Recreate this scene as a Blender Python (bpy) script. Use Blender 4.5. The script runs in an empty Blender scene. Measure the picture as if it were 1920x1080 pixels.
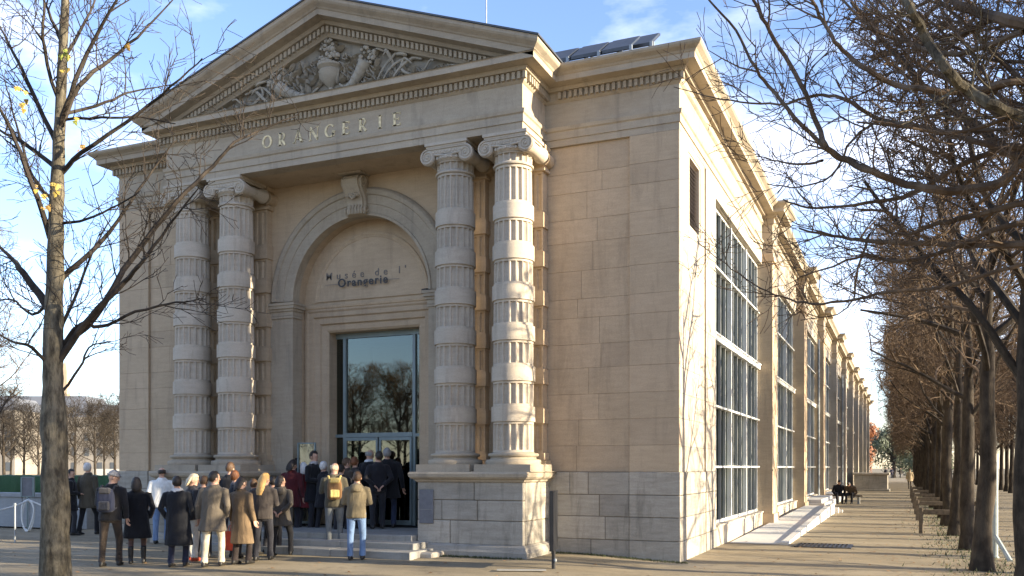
import bpy, bmesh, math, random
from math import sin, cos, pi, radians, sqrt, atan2
from mathutils import Vector, Matrix
from mathutils.bvhtree import BVHTree

S = bpy.context.scene
C = S.collection
# ---------------------------------------------------------------- camera
YAW = math.atan2(732, 1692)
CAM = Vector((3.974, -17.366, 1.85))
FPX, HX, HY = 1692.0, 960.0, 876.0
CR = Vector((cos(YAW), sin(YAW), 0)); CF = Vector((-sin(YAW), cos(YAW), 0))
cd = bpy.data.cameras.new('camera'); cam = bpy.data.objects.new('camera', cd); C.objects.link(cam)
cam.location = CAM; cam.rotation_euler = (pi/2, 0, YAW)
cd.sensor_width = 36; cd.lens = 36*FPX/1920; cd.shift_y = (HY-540)/1920
cd.clip_end = 3000; cd.clip_start = 0.05
S.camera = cam
# ---------------------------------------------------------------- light
SUN_EL, SUN_AZ = radians(14.5), radians(4.2)      # azimuth from +X towards +Y
sd = Vector((cos(SUN_EL)*cos(SUN_AZ), cos(SUN_EL)*sin(SUN_AZ), sin(SUN_EL)))
sl = bpy.data.lights.new('sun', 'SUN'); sun = bpy.data.objects.new('sun', sl); C.objects.link(sun)
sl.energy = 5.0; sl.angle = radians(0.5); sl.color = (1.0, 0.86, 0.64)
sun.rotation_euler = (-sd).to_track_quat('-Z', 'Y').to_euler()
sun.location = (60, 0, 60)
W = bpy.data.worlds.new('World'); S.world = W; W.use_nodes = True
nt = W.node_tree; nt.nodes.clear()
sky = nt.nodes.new('ShaderNodeTexSky'); sky.sky_type = 'NISHITA'; sky.sun_disc = False
sky.sun_elevation = SUN_EL; sky.sun_rotation = pi/2 - SUN_AZ
sky.air_density = 1.0; sky.dust_density = 0.35; sky.ozone_density = 2.6
tc = nt.nodes.new('ShaderNodeTexCoord')
mp = nt.nodes.new('ShaderNodeMapping'); mp.inputs['Scale'].default_value = (1.6, 1.6, 4.2)
mp.inputs['Location'].default_value = (2.958, 8.849, 8.633)
nz = nt.nodes.new('ShaderNodeTexNoise'); nz.inputs['Scale'].default_value = 1.7
nz.inputs['Detail'].default_value = 7; nz.inputs['Roughness'].default_value = 0.56
cr = nt.nodes.new('ShaderNodeValToRGB'); cr.color_ramp.elements[0].position = 0.50; cr.color_ramp.elements[1].position = 0.74
mul = nt.nodes.new('ShaderNodeMath'); mul.operation = 'MULTIPLY'; mul.inputs[1].default_value = 0.62
mix = nt.nodes.new('ShaderNodeMixRGB'); mix.inputs[2].default_value = (6.6, 6.6, 7.3, 1)
bg = nt.nodes.new('ShaderNodeBackground'); bg.inputs[1].default_value = 0.13
wo = nt.nodes.new('ShaderNodeOutputWorld')
L = nt.links.new
L(tc.outputs['Generated'], mp.inputs[0]); L(mp.outputs[0], nz.inputs[0]); L(nz.outputs[0], cr.inputs[0])
L(cr.outputs[0], mul.inputs[0]); L(mul.outputs[0], mix.inputs[0]); tint = nt.nodes.new('ShaderNodeMixRGB'); tint.blend_type = 'MULTIPLY'; tint.inputs[0].default_value = 1; tint.inputs[2].default_value = (1.06, 0.97, 1.07, 1)
L(sky.outputs[0], tint.inputs[1]); L(tint.outputs[0], mix.inputs[1])
L(mix.outputs[0], bg.inputs[0]); L(bg.outputs[0], wo.inputs[0])
S.view_settings.view_transform = 'Standard'; S.view_settings.look = 'None'
S.view_settings.exposure = 1.7; S.view_settings.gamma = 1
S.view_settings.use_curve_mapping = False

# ---------------------------------------------------------------- helpers
def ray(px, py):
    return CR*((px-HX)/FPX) + CF + Vector((0, 0, (HY-py)/FPX))
def atd(px, py, d):          # a point d metres deep in front of the viewpoint
    return CAM + ray(px, py)*d
def ground(px, py, z=0.0):
    r = ray(px, py); return CAM + r*((z-CAM.z)/r.z)

def sm(a, b, x):
    t = max(0, min(1, (x-a)/(b-a))); return t*t*(3-2*t)
def gz(x, y):
    return 0.10*sm(0.3, -2.2, x)*sm(-5.0, -1.8, y)

class MB:
    def __init__(s): s.v = []; s.f = []; s.m = []; s.mi = 0
    def add(s, vs, fs):
        b = len(s.v); s.v += [tuple(p) for p in vs]
        for f in fs: s.f.append(tuple(i+b for i in f)); s.m.append(s.mi)
        return s
    def box(s, x0, x1, y0, y1, z0, z1):
        x0, x1 = min(x0, x1), max(x0, x1); y0, y1 = min(y0, y1), max(y0, y1)
        v = [(x, y, z) for z in (z0, z1) for y in (y0, y1) for x in (x0, x1)]
        return s.add(v, [(0,2,3,1), (4,5,7,6), (0,1,5,4), (2,6,7,3), (0,4,6,2), (1,3,7,5)])
    def obox(s, c, ax, ay, az, hx, hy, hz):     # oriented box
        c = Vector(c); v = []
        for k in (-1, 1):
            for j in (-1, 1):
                for i in (-1, 1): v.append(c+ax*(i*hx)+ay*(j*hy)+az*(k*hz))
        return s.add(v, [(0,2,3,1), (4,5,7,6), (0,1,5,4), (2,6,7,3), (0,4,6,2), (1,3,7,5)])
    def cbox(s, x0, x1, y0, y1, z0, z1, c):       # chamfered box (stone with eased edges)
        x0, x1 = min(x0, x1), max(x0, x1); y0, y1 = min(y0, y1), max(y0, y1)
        bm = bmesh.new(); bmesh.ops.create_cube(bm, size=1)
        for v in bm.verts: v.co = Vector(((x0+x1)/2+v.co.x*(x1-x0), (y0+y1)/2+v.co.y*(y1-y0), (z0+z1)/2+v.co.z*(z1-z0)))
        bmesh.ops.bevel(bm, geom=bm.edges[:], offset=c, segments=1, affect='EDGES')
        bm.verts.index_update()
        s.add([v.co for v in bm.verts], [tuple(v.index for v in f.verts) for f in bm.faces]); bm.free(); return s
    def loft(s, rings, closed=True, cap=True):
        n = len(rings[0]); vs = [p for r in rings for p in r]; fs = []
        for k in range(len(rings)-1):
            for i in range(n if closed else n-1):
                j = (i+1) % n; fs.append((k*n+i, k*n+j, (k+1)*n+j, (k+1)*n+i))
        if cap and closed: fs.append(tuple(range(n-1, -1, -1))); fs.append(tuple((len(rings)-1)*n+i for i in range(n)))
        return s.add(vs, fs)
    def lathe(s, prof, c=(0,0,0), n=24, axis='z', cap=True):
        rings = []
        for r, h in prof:
            ring = []
            for i in range(n):
                a = 2*pi*i/n
                if axis == 'z': p = (c[0]+r*cos(a), c[1]+r*sin(a), c[2]+h)
                elif axis == 'y': p = (c[0]+r*sin(a), c[1]+h, c[2]+r*cos(a))
                else: p = (c[0]+h, c[1]+r*cos(a), c[2]+r*sin(a))
                ring.append(p)
            rings.append(ring)
        return s.loft(rings, True, cap)
    def tube(s, pts, rad, n=6, cap=True):
        pts = [Vector(p) for p in pts]; m = len(pts)
        if not hasattr(rad, '__len__'): rad = [rad]*m
        rings = []; u = None
        for i in range(m):
            t = (pts[min(i+1, m-1)]-pts[max(i-1, 0)])
            if t.length < 1e-9: t = Vector((0, 0, 1))
            t.normalize()
            if u is None:
                u = t.orthogonal().normalized()
            else:
                u = (u - t*u.dot(t))
                u = u.normalized() if u.length > 1e-6 else t.orthogonal().normalized()
            w = t.cross(u); r = rad[i]
            rings.append([pts[i]+(u*cos(2*pi*k/n)+w*sin(2*pi*k/n))*r for k in range(n)])
        return s.loft(rings, True, cap)
    def poly(s, pts): return s.add(pts, [tuple(range(len(pts)))])
    def sphere(s, c, rx, ry=None, rz=None, n=10, m=6):
        ry = ry or rx; rz = rz or rx
        rings = []
        for k in range(1, m):
            a = pi*k/m
            rings.append([(c[0]+rx*sin(a)*cos(2*pi*i/n), c[1]+ry*sin(a)*sin(2*pi*i/n), c[2]-rz*cos(a)) for i in range(n)])
        return s.loft(rings)
    def mesh(s, name, mats, smooth=False, recalc=False):
        me = bpy.data.meshes.new(name); me.from_pydata(s.v, [], s.f)
        if not isinstance(mats, (list, tuple)): mats = [mats]
        for m in mats: me.materials.append(m)
        if len(mats) > 1: me.polygons.foreach_set('material_index', s.m)
        if recalc:
            bm = bmesh.new(); bm.from_mesh(me); bmesh.ops.recalc_face_normals(bm, faces=bm.faces); bm.to_mesh(me); bm.free()
        if smooth:
            me.polygons.foreach_set('use_smooth', [True]*len(me.polygons))
            try: me.set_sharp_from_angle(angle=radians(38))
            except Exception: pass
        me.update(); return me
    def build(s, name, mat, parent=None, smooth=False, label=None, kind=None, recalc=False):
        return link(name, s.mesh(name, mat, smooth, recalc), parent, label, kind)

def link(name, me, parent=None, label=None, kind=None):
    o = bpy.data.objects.new(name, me); C.objects.link(o)
    if parent is not None:
        o.parent = parent
        if parent.parent is None and parent.type == 'EMPTY' and not parent.get('_local'):
            o.matrix_parent_inverse = Matrix.Translation(-Vector(parent.location))
    if label: o['label'] = label
    if kind: o['kind'] = kind
    return o
def tag(o, label=None, cat=None, group=None, kind=None):
    if label: o['label'] = label
    if cat: o['category'] = cat
    if group: o['group'] = group
    if kind: o['kind'] = kind
    return o
def thing(name, label, cat, loc=(0,0,0), group=None, local=False, rz=0):
    o = bpy.data.objects.new(name, None); C.objects.link(o); o.location = loc; o.rotation_euler.z = rz
    o.empty_display_size = 0.2
    if local: o['_local'] = 1
    return tag(o, label, cat, group)
def copy_tree(o, parent=None):
    c = o.copy(); C.objects.link(c); c.parent = parent
    for ch in list(o.children): copy_tree(ch, c)
    return c

# ---------------------------------------------------------------- materials
def nodes(name):
    m = bpy.data.materials.new(name); m.use_nodes = True; t = m.node_tree; t.nodes.clear()
    o = t.nodes.new('ShaderNodeOutputMaterial'); b = t.nodes.new('ShaderNodeBsdfPrincipled')
    t.links.new(b.outputs[0], o.inputs[0]); return m, t, b, o
def noise(t, scale, detail=4, rough=0.55, vec=None, dist=0.0):
    n = t.nodes.new('ShaderNodeTexNoise'); n.inputs['Scale'].default_value = scale
    n.inputs['Detail'].default_value = detail; n.inputs['Roughness'].default_value = rough; n.inputs['Distortion'].default_value = dist
    if vec is not None: t.links.new(vec, n.inputs['Vector'])
    return n
def ramp(t, src, stops):
    r = t.nodes.new('ShaderNodeValToRGB'); e = r.color_ramp.elements
    e[0].position, e[0].color = stops[0][0], (*stops[0][1], 1)
    e[1].position, e[1].color = stops[-1][0], (*stops[-1][1], 1)
    for p, c in stops[1:-1]:
        x = e.new(p); x.color = (*c, 1)
    t.links.new(src, r.inputs[0]); return r
def mixc(t, fac, a, b, mode='MIX'):
    m = t.nodes.new('ShaderNodeMixRGB'); m.blend_type = mode
    for sock, val in ((m.inputs[0], fac), (m.inputs[1], a), (m.inputs[2], b)):
        if hasattr(val, 'is_output') or hasattr(val, 'links'): t.links.new(val, sock)
        elif isinstance(val, (int, float)): sock.default_value = val
        else: sock.default_value = (*val, 1)
    return m.outputs[0]
def bump(t, b, h, strength=0.3, dist=0.02):
    n = t.nodes.new('ShaderNodeBump'); n.inputs['Strength'].default_value = strength; n.inputs['Distance'].default_value = dist
    t.links.new(h, n.inputs['Height']); t.links.new(n.outputs[0], b.inputs['Normal'])
def geo_pos(t): return t.nodes.new('ShaderNodeNewGeometry').outputs['Position']
def scaled(t, vec, sc):
    m = t.nodes.new('ShaderNodeMapping'); m.inputs['Scale'].default_value = sc; t.links.new(vec, m.inputs[0]); return m.outputs[0]

def stone(name, c1, c2, stain=(0.16, 0.14, 0.11), stain_amt=0.35, rand=0.16, rough=0.85, bumpy=0.35, strata=0.25):
    m, t, b, o = nodes(name); p = geo_pos(t)
    big = noise(t, 0.9, 5, 0.6, p); base = ramp(t, big.outputs[0], [(0.34, c1), (0.66, c2)]).outputs[0]
    st = noise(t, 5.0, 5, 0.65, scaled(t, p, (0.5, 0.5, 3.0)))
    base = mixc(t, strata, base, ramp(t, st.outputs[0], [(0.3, tuple(x*0.72 for x in c1)), (0.7, tuple(min(1, x*1.15) for x in c2))]).outputs[0])
    dr = noise(t, 1.6, 6, 0.7, scaled(t, p, (2.2, 2.2, 0.32)), 0.4)      # water streaks
    fac = ramp(t, dr.outputs[0], [(0.53, (0,0,0)), (0.66, (stain_amt,)*3)]).outputs[0]
    base = mixc(t, fac, base, stain)
    sp = noise(t, 42, 3, 0.7, p)
    base = mixc(t, 0.5, base, ramp(t, sp.outputs[0], [(0.3, (0.80,)*3), (0.62, (1.08,)*3)]).outputs[0], 'MULTIPLY')
    oi = t.nodes.new('ShaderNodeObjectInfo')
    rv = ramp(t, oi.outputs['Random'], [(0.0, (1-rand,)*3), (0.5, (1.0, 1.0, 0.985)), (1.0, (1+rand*0.7, 1+rand*0.6, 1+rand*0.45))]).outputs[0]
    base = mixc(t, 1.0, base, rv, 'MULTIPLY')
    t.links.new(base, b.inputs['Base Color']); b.inputs['Roughness'].default_value = rough
    b.inputs['Specular IOR Level'].default_value = 0.25
    h = mixc(t, 0.5, sp.outputs[0], noise(t, 9, 6, 0.7, p).outputs[0])
    bump(t, b, h, bumpy, 0.02); return m
def plain(name, col, rough=0.6, metal=0.0, var=0.12, scale=8, bmp=0.0, spec=0.4, coat=0.0):
    m, t, b, o = nodes(name); p = geo_pos(t)
    n = noise(t, scale, 4, 0.6, p)
    c = ramp(t, n.outputs[0], [(0.3, tuple(max(0, x*(1-var)) for x in col)), (0.7, tuple(min(1, x*(1+var)) for x in col))]).outputs[0]
    t.links.new(c, b.inputs['Base Color']); b.inputs['Roughness'].default_value = rough; b.inputs['Metallic'].default_value = metal
    b.inputs['Specular IOR Level'].default_value = spec; b.inputs['Coat Weight'].default_value = coat
    if bmp: bump(t, b, n.outputs[0], bmp, 0.02)
    return m
def glass(name, tint=(0.42, 0.5, 0.49), boost=1.5):
    m = bpy.data.materials.new(name); m.use_nodes = True; t = m.node_tree; t.nodes.clear()
    o = t.nodes.new('ShaderNodeOutputMaterial'); mx = t.nodes.new('ShaderNodeMixShader')
    tr = t.nodes.new('ShaderNodeBsdfTransparent'); tr.inputs[0].default_value = (*tint, 1)
    gl = t.nodes.new('ShaderNodeBsdfGlossy'); gl.inputs[0].default_value = (0.95, 0.98, 0.9, 1); gl.inputs['Roughness'].default_value = 0.015
    fr = t.nodes.new('ShaderNodeFresnel'); fr.inputs[0].default_value = 1.55
    mm = t.nodes.new('ShaderNodeMath'); mm.operation = 'MULTIPLY'; mm.inputs[1].default_value = boost; mm.use_clamp = True
    n = noise(t, 0.7, 1, 0.5, geo_pos(t)); bp = t.nodes.new('ShaderNodeBump'); bp.inputs['Strength'].default_value = 0.03; bp.inputs['Distance'].default_value = 0.05
    t.links.new(n.outputs[0], bp.inputs['Height']); t.links.new(bp.outputs[0], gl.inputs['Normal'])
    t.links.new(fr.outputs[0], mm.inputs[0]); t.links.new(mm.outputs[0], mx.inputs[0])
    t.links.new(tr.outputs[0], mx.inputs[1]); t.links.new(gl.outputs[0], mx.inputs[2]); t.links.new(mx.outputs[0], o.inputs[0])
    return m

M = {}
M['stone'] = stone('limestone_warm', (0.425, 0.325, 0.218), (0.50, 0.388, 0.265), stain=(0.22, 0.175, 0.125), stain_amt=0.3, rand=0.08)
M['stone_grey'] = stone('limestone_weathered', (0.325, 0.272, 0.203), (0.41, 0.352, 0.268), stain=(0.20, 0.175, 0.14), stain_amt=0.5, rand=0.08)
M['stone_pale'] = stone('limestone_pale', (0.405, 0.352, 0.28), (0.495, 0.435, 0.35), stain=(0.24, 0.21, 0.17), stain_amt=0.45, rand=0.07)  # columns' own tone; on the side wall its paleness is sunlight in the colour
M['plinth'] = stone('plinth_stone', (0.30, 0.272, 0.225), (0.42, 0.385, 0.325), stain=(0.17, 0.155, 0.125), stain_amt=0.55, rand=0.2, bumpy=0.6, strata=0.4)
M['step'] = stone('step_stone', (0.27, 0.26, 0.235), (0.34, 0.33, 0.30), stain_amt=0.35, rand=0.1)
M['joint'] = stone('mortar', (0.27, 0.205, 0.135), (0.32, 0.25, 0.165), rand=0.0)
M['jointdark'] = stone('old_mortar', (0.14, 0.12, 0.09), (0.19, 0.16, 0.12), rand=0.0)
M['relief'] = stone('relief_stone', (0.29, 0.26, 0.21), (0.37, 0.335, 0.27), stain=(0.16, 0.15, 0.13), stain_amt=0.6, rand=0.05)
M['tympanum'] = stone('tympanum_stone', (0.21, 0.19, 0.155), (0.29, 0.265, 0.215), stain=(0.12, 0.115, 0.10), stain_amt=0.6, rand=0.03)  # greyer stone; shade behind the carving is also put into this darker colour
M['lead'] = plain('lead_roof', (0.075, 0.08, 0.085), 0.45, 0.3, 0.25, 3)
M['zinc'] = plain('zinc_panel', (0.028, 0.036, 0.05), 0.5, 0.0, 0.3, 2)
M['gold'] = plain('gilt', (0.66, 0.53, 0.30), 0.4, 0.2, 0.45, 9)
M['inkdark'] = plain('letter_dark', (0.045, 0.042, 0.04), 0.5)
M['inkgrey'] = plain('letter_grey', (0.17, 0.15, 0.125), 0.6)
M['glass'] = glass('door_glass', (0.30, 0.38, 0.37), 2.2)
M['winglass'] = glass('window_glass', (0.30, 0.36, 0.35), 0.5)
M['clearglass'] = glass('clear_glass', (0.82, 0.86, 0.85), 0.7)
M['mullion'] = plain('grey_mullion', (0.27, 0.285, 0.28), 0.45, 0.1, 0.08, 5)
M['steel'] = plain('painted_steel', (0.19, 0.235, 0.235), 0.45, 0.2, 0.08, 5)
M['whiteframe'] = plain('white_frame', (0.66, 0.66, 0.62), 0.45, 0, 0.06, 4)
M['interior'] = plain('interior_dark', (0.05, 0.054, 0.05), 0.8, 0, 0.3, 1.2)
M['louvre'] = plain('louvre', (0.085, 0.064, 0.056), 0.7)
M['black'] = plain('black_metal', (0.018, 0.018, 0.02), 0.4, 0.2, 0.2, 6)
M['concrete'] = stone('pale_concrete', (0.52, 0.50, 0.46), (0.60, 0.58, 0.54), stain=(0.34, 0.32, 0.29), stain_amt=0.4, rand=0.04, bumpy=0.15, strata=0.1)
M['slate'] = plain('slate_plaque', (0.14, 0.145, 0.16), 0.4, 0, 0.15, 9)
M['wood'] = plain('weathered_wood', (0.15, 0.115, 0.075), 0.8, 0, 0.35, 12, 0.3)
M['rope'] = plain('white_rope', (0.72, 0.72, 0.68), 0.8, 0, 0.1, 60, 0.3)
M['paintpost'] = plain('grey_green_paint', (0.33, 0.37, 0.35), 0.55, 0, 0.15, 9)
M['cast'] = plain('galvanised', (0.28, 0.30, 0.31), 0.5, 0.4, 0.2, 8)
# ================================================================ MUSEUM
CX = -7.3; HWP = 4.51; YP = -1.22; XL = -14.6; YEND = 104.0
ZA, ZPL = 8.42, 1.757
museum = thing('museum_building', 'tan limestone museum hall with columned portico, carved pediment and tall side windows', 'building', (CX, 0, 0))
rng = random.Random(5)

def block_mesh(w, d, h, c):
    return MB().cbox(0, w, 0, d, 0, h, c).mesh('stone_block', M['stone'])
def ashlar(part, face, u0, u1, fc, zs, ml, mat, gap=0.004, cham=0.003, depth=0.10, jit=0.004, fixed=None):
    """lay stones in courses; face 'f' looks to -Y at y=fc, 'r' looks to +X at x=fc"""
    for k in range(len(zs)-1):
        cuts = [u0]
        if fixed and k < len(fixed) and fixed[k] is not None:
            cuts += [u0+(u1-u0)*q for q in fixed[k]]
        else:
            n = max(1, round((u1-u0)/ml))
            for i in range(1, n): cuts.append(u0+(u1-u0)*(i+rng.uniform(-.36, .36))/n)
        cuts.append(u1)
        for a, b in zip(cuts, cuts[1:]):
            j = rng.uniform(0, jit); w = b-a-gap; h = zs[k+1]-zs[k]-gap
            mb = MB()
            if face == 'f': mb.cbox(a+gap/2, b-gap/2, fc+j, fc+depth, zs[k]+gap/2, zs[k+1]-gap/2, cham)
            elif face == 'r': mb.cbox(fc-depth, fc-j, a+gap/2, b-gap/2, zs[k]+gap/2, zs[k+1]-gap/2, cham)
            mb.build('stone_block', mat, part)
def courses(z0, z1, n, j=0.0):
    zs = [z0+(z1-z0)*i/n for i in range(n+1)]
    for i in range(1, n): zs[i] += rng.uniform(-j, j)
    return zs

def sweep(mb, path, prof, skip=(), capends=True):
    P = [Vector(p) for p in path]; n = len(P); rings = []
    for i in range(n):
        ns = []
        if i > 0: d = (P[i]-P[i-1]).normalized(); ns.append(Vector((d.y, -d.x)))
        if i < n-1: d = (P[i+1]-P[i]).normalized(); ns.append(Vector((d.y, -d.x)))
        o = ns[0] if len(ns) == 1 else (ns[0]+ns[1])/(1+ns[0].dot(ns[1]))
        rings.append([(P[i].x+o.x*a, P[i].y+o.y*a, z) for a, z in prof])
    for i in range(n-1):
        if i in skip: continue
        m = len(prof)
        mb.add(rings[i]+rings[i+1], [(k, m+k, m+k+1, k+1) for k in range(m-1)])
    if capends:
        first = min(i for i in range(n-1) if i not in skip)
        if first == 0: mb.poly(rings[0])
        mb.poly(rings[-1][::-1])
    return mb

# ---- main wall bodies (mortar-coloured backing behind the laid stones) ---------------
XRP, XLP = CX+HWP, CX-HWP            # portico return planes
PIL = [11.27+9.8*k for k in range(10)]      # side pilasters start here
PW, PQ = 1.2, 0.31
def wing(side):
    s = 'right' if side > 0 else 'left'
    xa, xb, xc = (0.0, -1.0, XRP) if side > 0 else (XL, XL+1.0, XLP)
    mb = MB(); mb.box(xa-side*0.012, xc, 0.075, 0.6, ZPL, ZA); mb.box(xa-side*0.012, xb+side*0.012, 0.012, 0.2, ZPL, ZA)
    w = mb.build('wing_wall', M['joint'], museum)
    zs = courses(ZPL, ZA, 13, 0.07)
    lo, hi = sorted((xa, xb)); ashlar(w, 'f', lo, hi, 0.0, zs, 1.1, M['stone'])
    lo, hi = sorted((xb, xc)); ashlar(w, 'f', lo+(0 if side > 0 else .002), hi, 0.062, zs, 0.95, M['stone'])
    mb = MB(); mb.box(xa-side*0.02, xc, 0.0, 0.7, 0, ZPL-.004)
    p = mb.build('plinth', M['jointdark'], museum)
    lo, hi = sorted((xa+side*0.03, xb-side*0.0)); zz = [-0.05, 0.40, 0.86, 1.30, ZPL]
    ashlar(p, 'f', lo, hi, -0.035, zz, 1.2, M['plinth'], 0.010, 0.009, 0.14, 0.008)
    lo, hi = sorted((xb, xc))
    ashlar(p, 'f', lo, hi, -0.012, zz, 0.9, M['plinth'], 0.010, 0.009, 0.12, 0.01, fixed=[[.55], [.72], None, [.3, .52]])
wing(1); wing(-1)

# ---- side walls ---------------------------------------------------------------------
mb = MB()
mb.box(-0.6, -0.012, 0.13, .80, ZPL, ZA); mb.box(-0.6, -0.012, .80, 2.02, ZPL, 6.75); mb.box(-0.6, -0.012, .80, 2.02, 8.25, ZA); mb.box(-0.6, -0.15, .80, 2.02, 6.75, 8.25); mb.box(-0.6, -0.012, 2.02, 2.42, ZPL, ZA); mb.box(-0.6, -0.10, 2.4, 2.62, 0, ZA); mb.box(-0.6, -0.012, 2.6, 3.72, ZPL, ZA)
sw = mb.build('side_wall', M['joint'], museum)
zs = courses(ZPL, ZA, 13, 0.03)
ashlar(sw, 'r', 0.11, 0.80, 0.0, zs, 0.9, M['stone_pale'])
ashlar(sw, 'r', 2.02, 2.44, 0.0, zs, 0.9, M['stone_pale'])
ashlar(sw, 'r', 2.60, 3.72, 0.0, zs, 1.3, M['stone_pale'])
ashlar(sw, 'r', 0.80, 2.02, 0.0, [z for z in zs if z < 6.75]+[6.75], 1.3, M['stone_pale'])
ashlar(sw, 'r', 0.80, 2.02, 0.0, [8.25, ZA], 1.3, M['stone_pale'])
zz = [-0.05, 0.40, 0.86, 1.30, ZPL]
ashlar(sw, 'r', 0.12, 2.44, 0.03, zz, 1.2, M['plinth'], 0.010, 0.009, 0.14, 0.008)
ashlar(sw, 'r', 2.60, 3.74, 0.02, zz, 1.3, M['plinth'], 0.010, 0.009, 0.14, 0.008)
# louvred vent in the corner pier
mb = MB(); mb.box(-0.14, -0.12, 0.80, 2.02, 6.72, 8.28)
for k in range(17): 
    z = 6.80+k*0.085; mb.add([(-0.11, 1.0, z), (-0.11, 1.95, z), (-0.06, 1.95, z-.06), (-0.06, 1.0, z-.06), (-0.11, 1.0, z+.012), (-0.11, 1.95, z+.012), (-0.06, 1.95, z-.048), (-0.06, 1.0, z-.048)], [(0,1,2,3), (7,6,5,4), (3,2,6,7), (0,4,5,1)])
lv = mb.build('louvre_vent', M['louvre'], museum)
mb = MB(); mb.box(-.12, -.02, .80, 1.0, 6.75, 8.25); mb.box(-.12, -.02, 1.95, 2.02, 6.75, 8.25); mb.box(-.12, -.02, 1.0, 1.95, 6.75, 6.80); mb.box(-.12, -.02, 1.0, 1.95, 8.20, 8.25)
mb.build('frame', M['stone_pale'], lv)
# piers, pilasters, lintels along the long side
for k, y in enumerate(PIL):
    y2 = y+PW; last = (k == len(PIL)-1)
    mb = MB()
    mb.box(-0.5, 0.0, y, y2+0.30, 0, ZA)
    mb.box(0.0, PQ, y, y2, 0.42, ZA); mb.box(0.0, PQ+.05, y-.05, y2+.05, -.05, 0.42)
    mb.box(0.0, PQ+.02, y-.02, y2+.02, ZPL-.02, ZPL+.03); mb.box(0, PQ+.05, y-.05, y2+.05, ZA-.24, ZA-.12); mb.box(0, PQ+.025, y-.025, y2+.025, ZA-.12, ZA-.001)
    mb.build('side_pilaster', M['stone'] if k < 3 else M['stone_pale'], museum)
def edges(k): return (3.72 if k == 0 else PIL[k-1]+PW+0.30), PIL[k]
for k in range(len(PIL)):
    a, b = edges(k)
    far = k >= 4
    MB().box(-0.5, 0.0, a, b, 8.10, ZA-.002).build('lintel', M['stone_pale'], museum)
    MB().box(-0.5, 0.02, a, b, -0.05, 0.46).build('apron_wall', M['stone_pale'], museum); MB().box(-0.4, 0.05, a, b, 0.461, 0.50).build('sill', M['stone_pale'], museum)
    # window: frame with bars, panes
    n = 12; xg = -0.19; dy = (b-a-0.16)/n
    mb = MB()
    mb.box(xg-.04, xg+.05, a, a+.08, .5, 8.10); mb.box(xg-.04, xg+.05, b-.08, b, .5, 8.10)
    mb.box(xg-.04, xg+.05, a+.08, b-.08, 8.02, 8.10); mb.box(xg-.04, xg+.05, a+.08, b-.08, .5, .57)
    wn = mb.build('window', M['whiteframe'], museum)
    bm_ = MB(); bm_.box(xg-.05, xg+.15, a+.08, b-.08, 4.85, 5.0); bm_.box(xg-.05, xg+.18, a+.08, b-.08, 4.98, 5.02)
    bm_.build('transom_beam', M['whiteframe'], wn)
    for z in (1.86, 3.30, 6.60): MB().box(xg-.03, xg+.13, a+.08, b-.08, z-.025, z+.025).build('glazing_bar', M['whiteframe'], wn)
    for i in range(1, n):
        y = a+.08+dy*i; big = i % 4 == 0
        w = .04 if big else .024
        for z0, z1 in ((.57, 4.85), (5.02, 8.02)):
            MB().box(xg-.03, xg+(.12 if big else .07), y-w, y+w, z0, z1).build('mullion', M['whiteframe'] if big else M['mullion'], wn)
    if not far:
        rows = [(.57, 1.83), (1.89, 3.27), (3.33, 4.85), (5.02, 6.57), (6.63, 8.02)]
        for z0, z1 in rows:
            me = MB().box(-.006, .006, 0, dy-.03, z0, z1).mesh('pane', M['winglass'])
            for i in range(n):
                o = link('pane', me, wn); o.location = (xg+rng.uniform(-.002, .002), a+.08+dy*i+.015, 0)
                o.rotation_euler.z = rng.uniform(-.004, .004)
    else:
        for z0, z1 in ((.57, 4.85), (5.02, 8.02)): MB().box(xg-.006, xg+.006, a+.08, b-.08, z0, z1).build('pane', M['winglass'], wn)
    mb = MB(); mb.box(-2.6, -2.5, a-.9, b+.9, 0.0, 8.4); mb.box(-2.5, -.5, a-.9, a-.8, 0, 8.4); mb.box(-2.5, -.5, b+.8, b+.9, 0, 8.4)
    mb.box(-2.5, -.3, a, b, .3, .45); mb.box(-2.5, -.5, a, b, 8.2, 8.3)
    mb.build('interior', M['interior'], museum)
# far end block
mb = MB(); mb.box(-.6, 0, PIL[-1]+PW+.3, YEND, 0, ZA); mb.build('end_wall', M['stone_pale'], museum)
# rain pipes on the side
for y in (30.55, 50.2):
    MB().tube([(.10, y, .1), (.10, y, 8.3)], .055, 8).build('rain_pipe', M['cast'], museum)

# ---- the mass inside and left flank ---------------------------------------------------
mb = MB(); mb.box(XL+.02, XL+.6, .3, YEND, 0, ZA); mb.box(XL+.3, -.6, YEND-.5, YEND-.02, 0, ZA); mb.build('rear_walls', M['stone'], museum)

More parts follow.
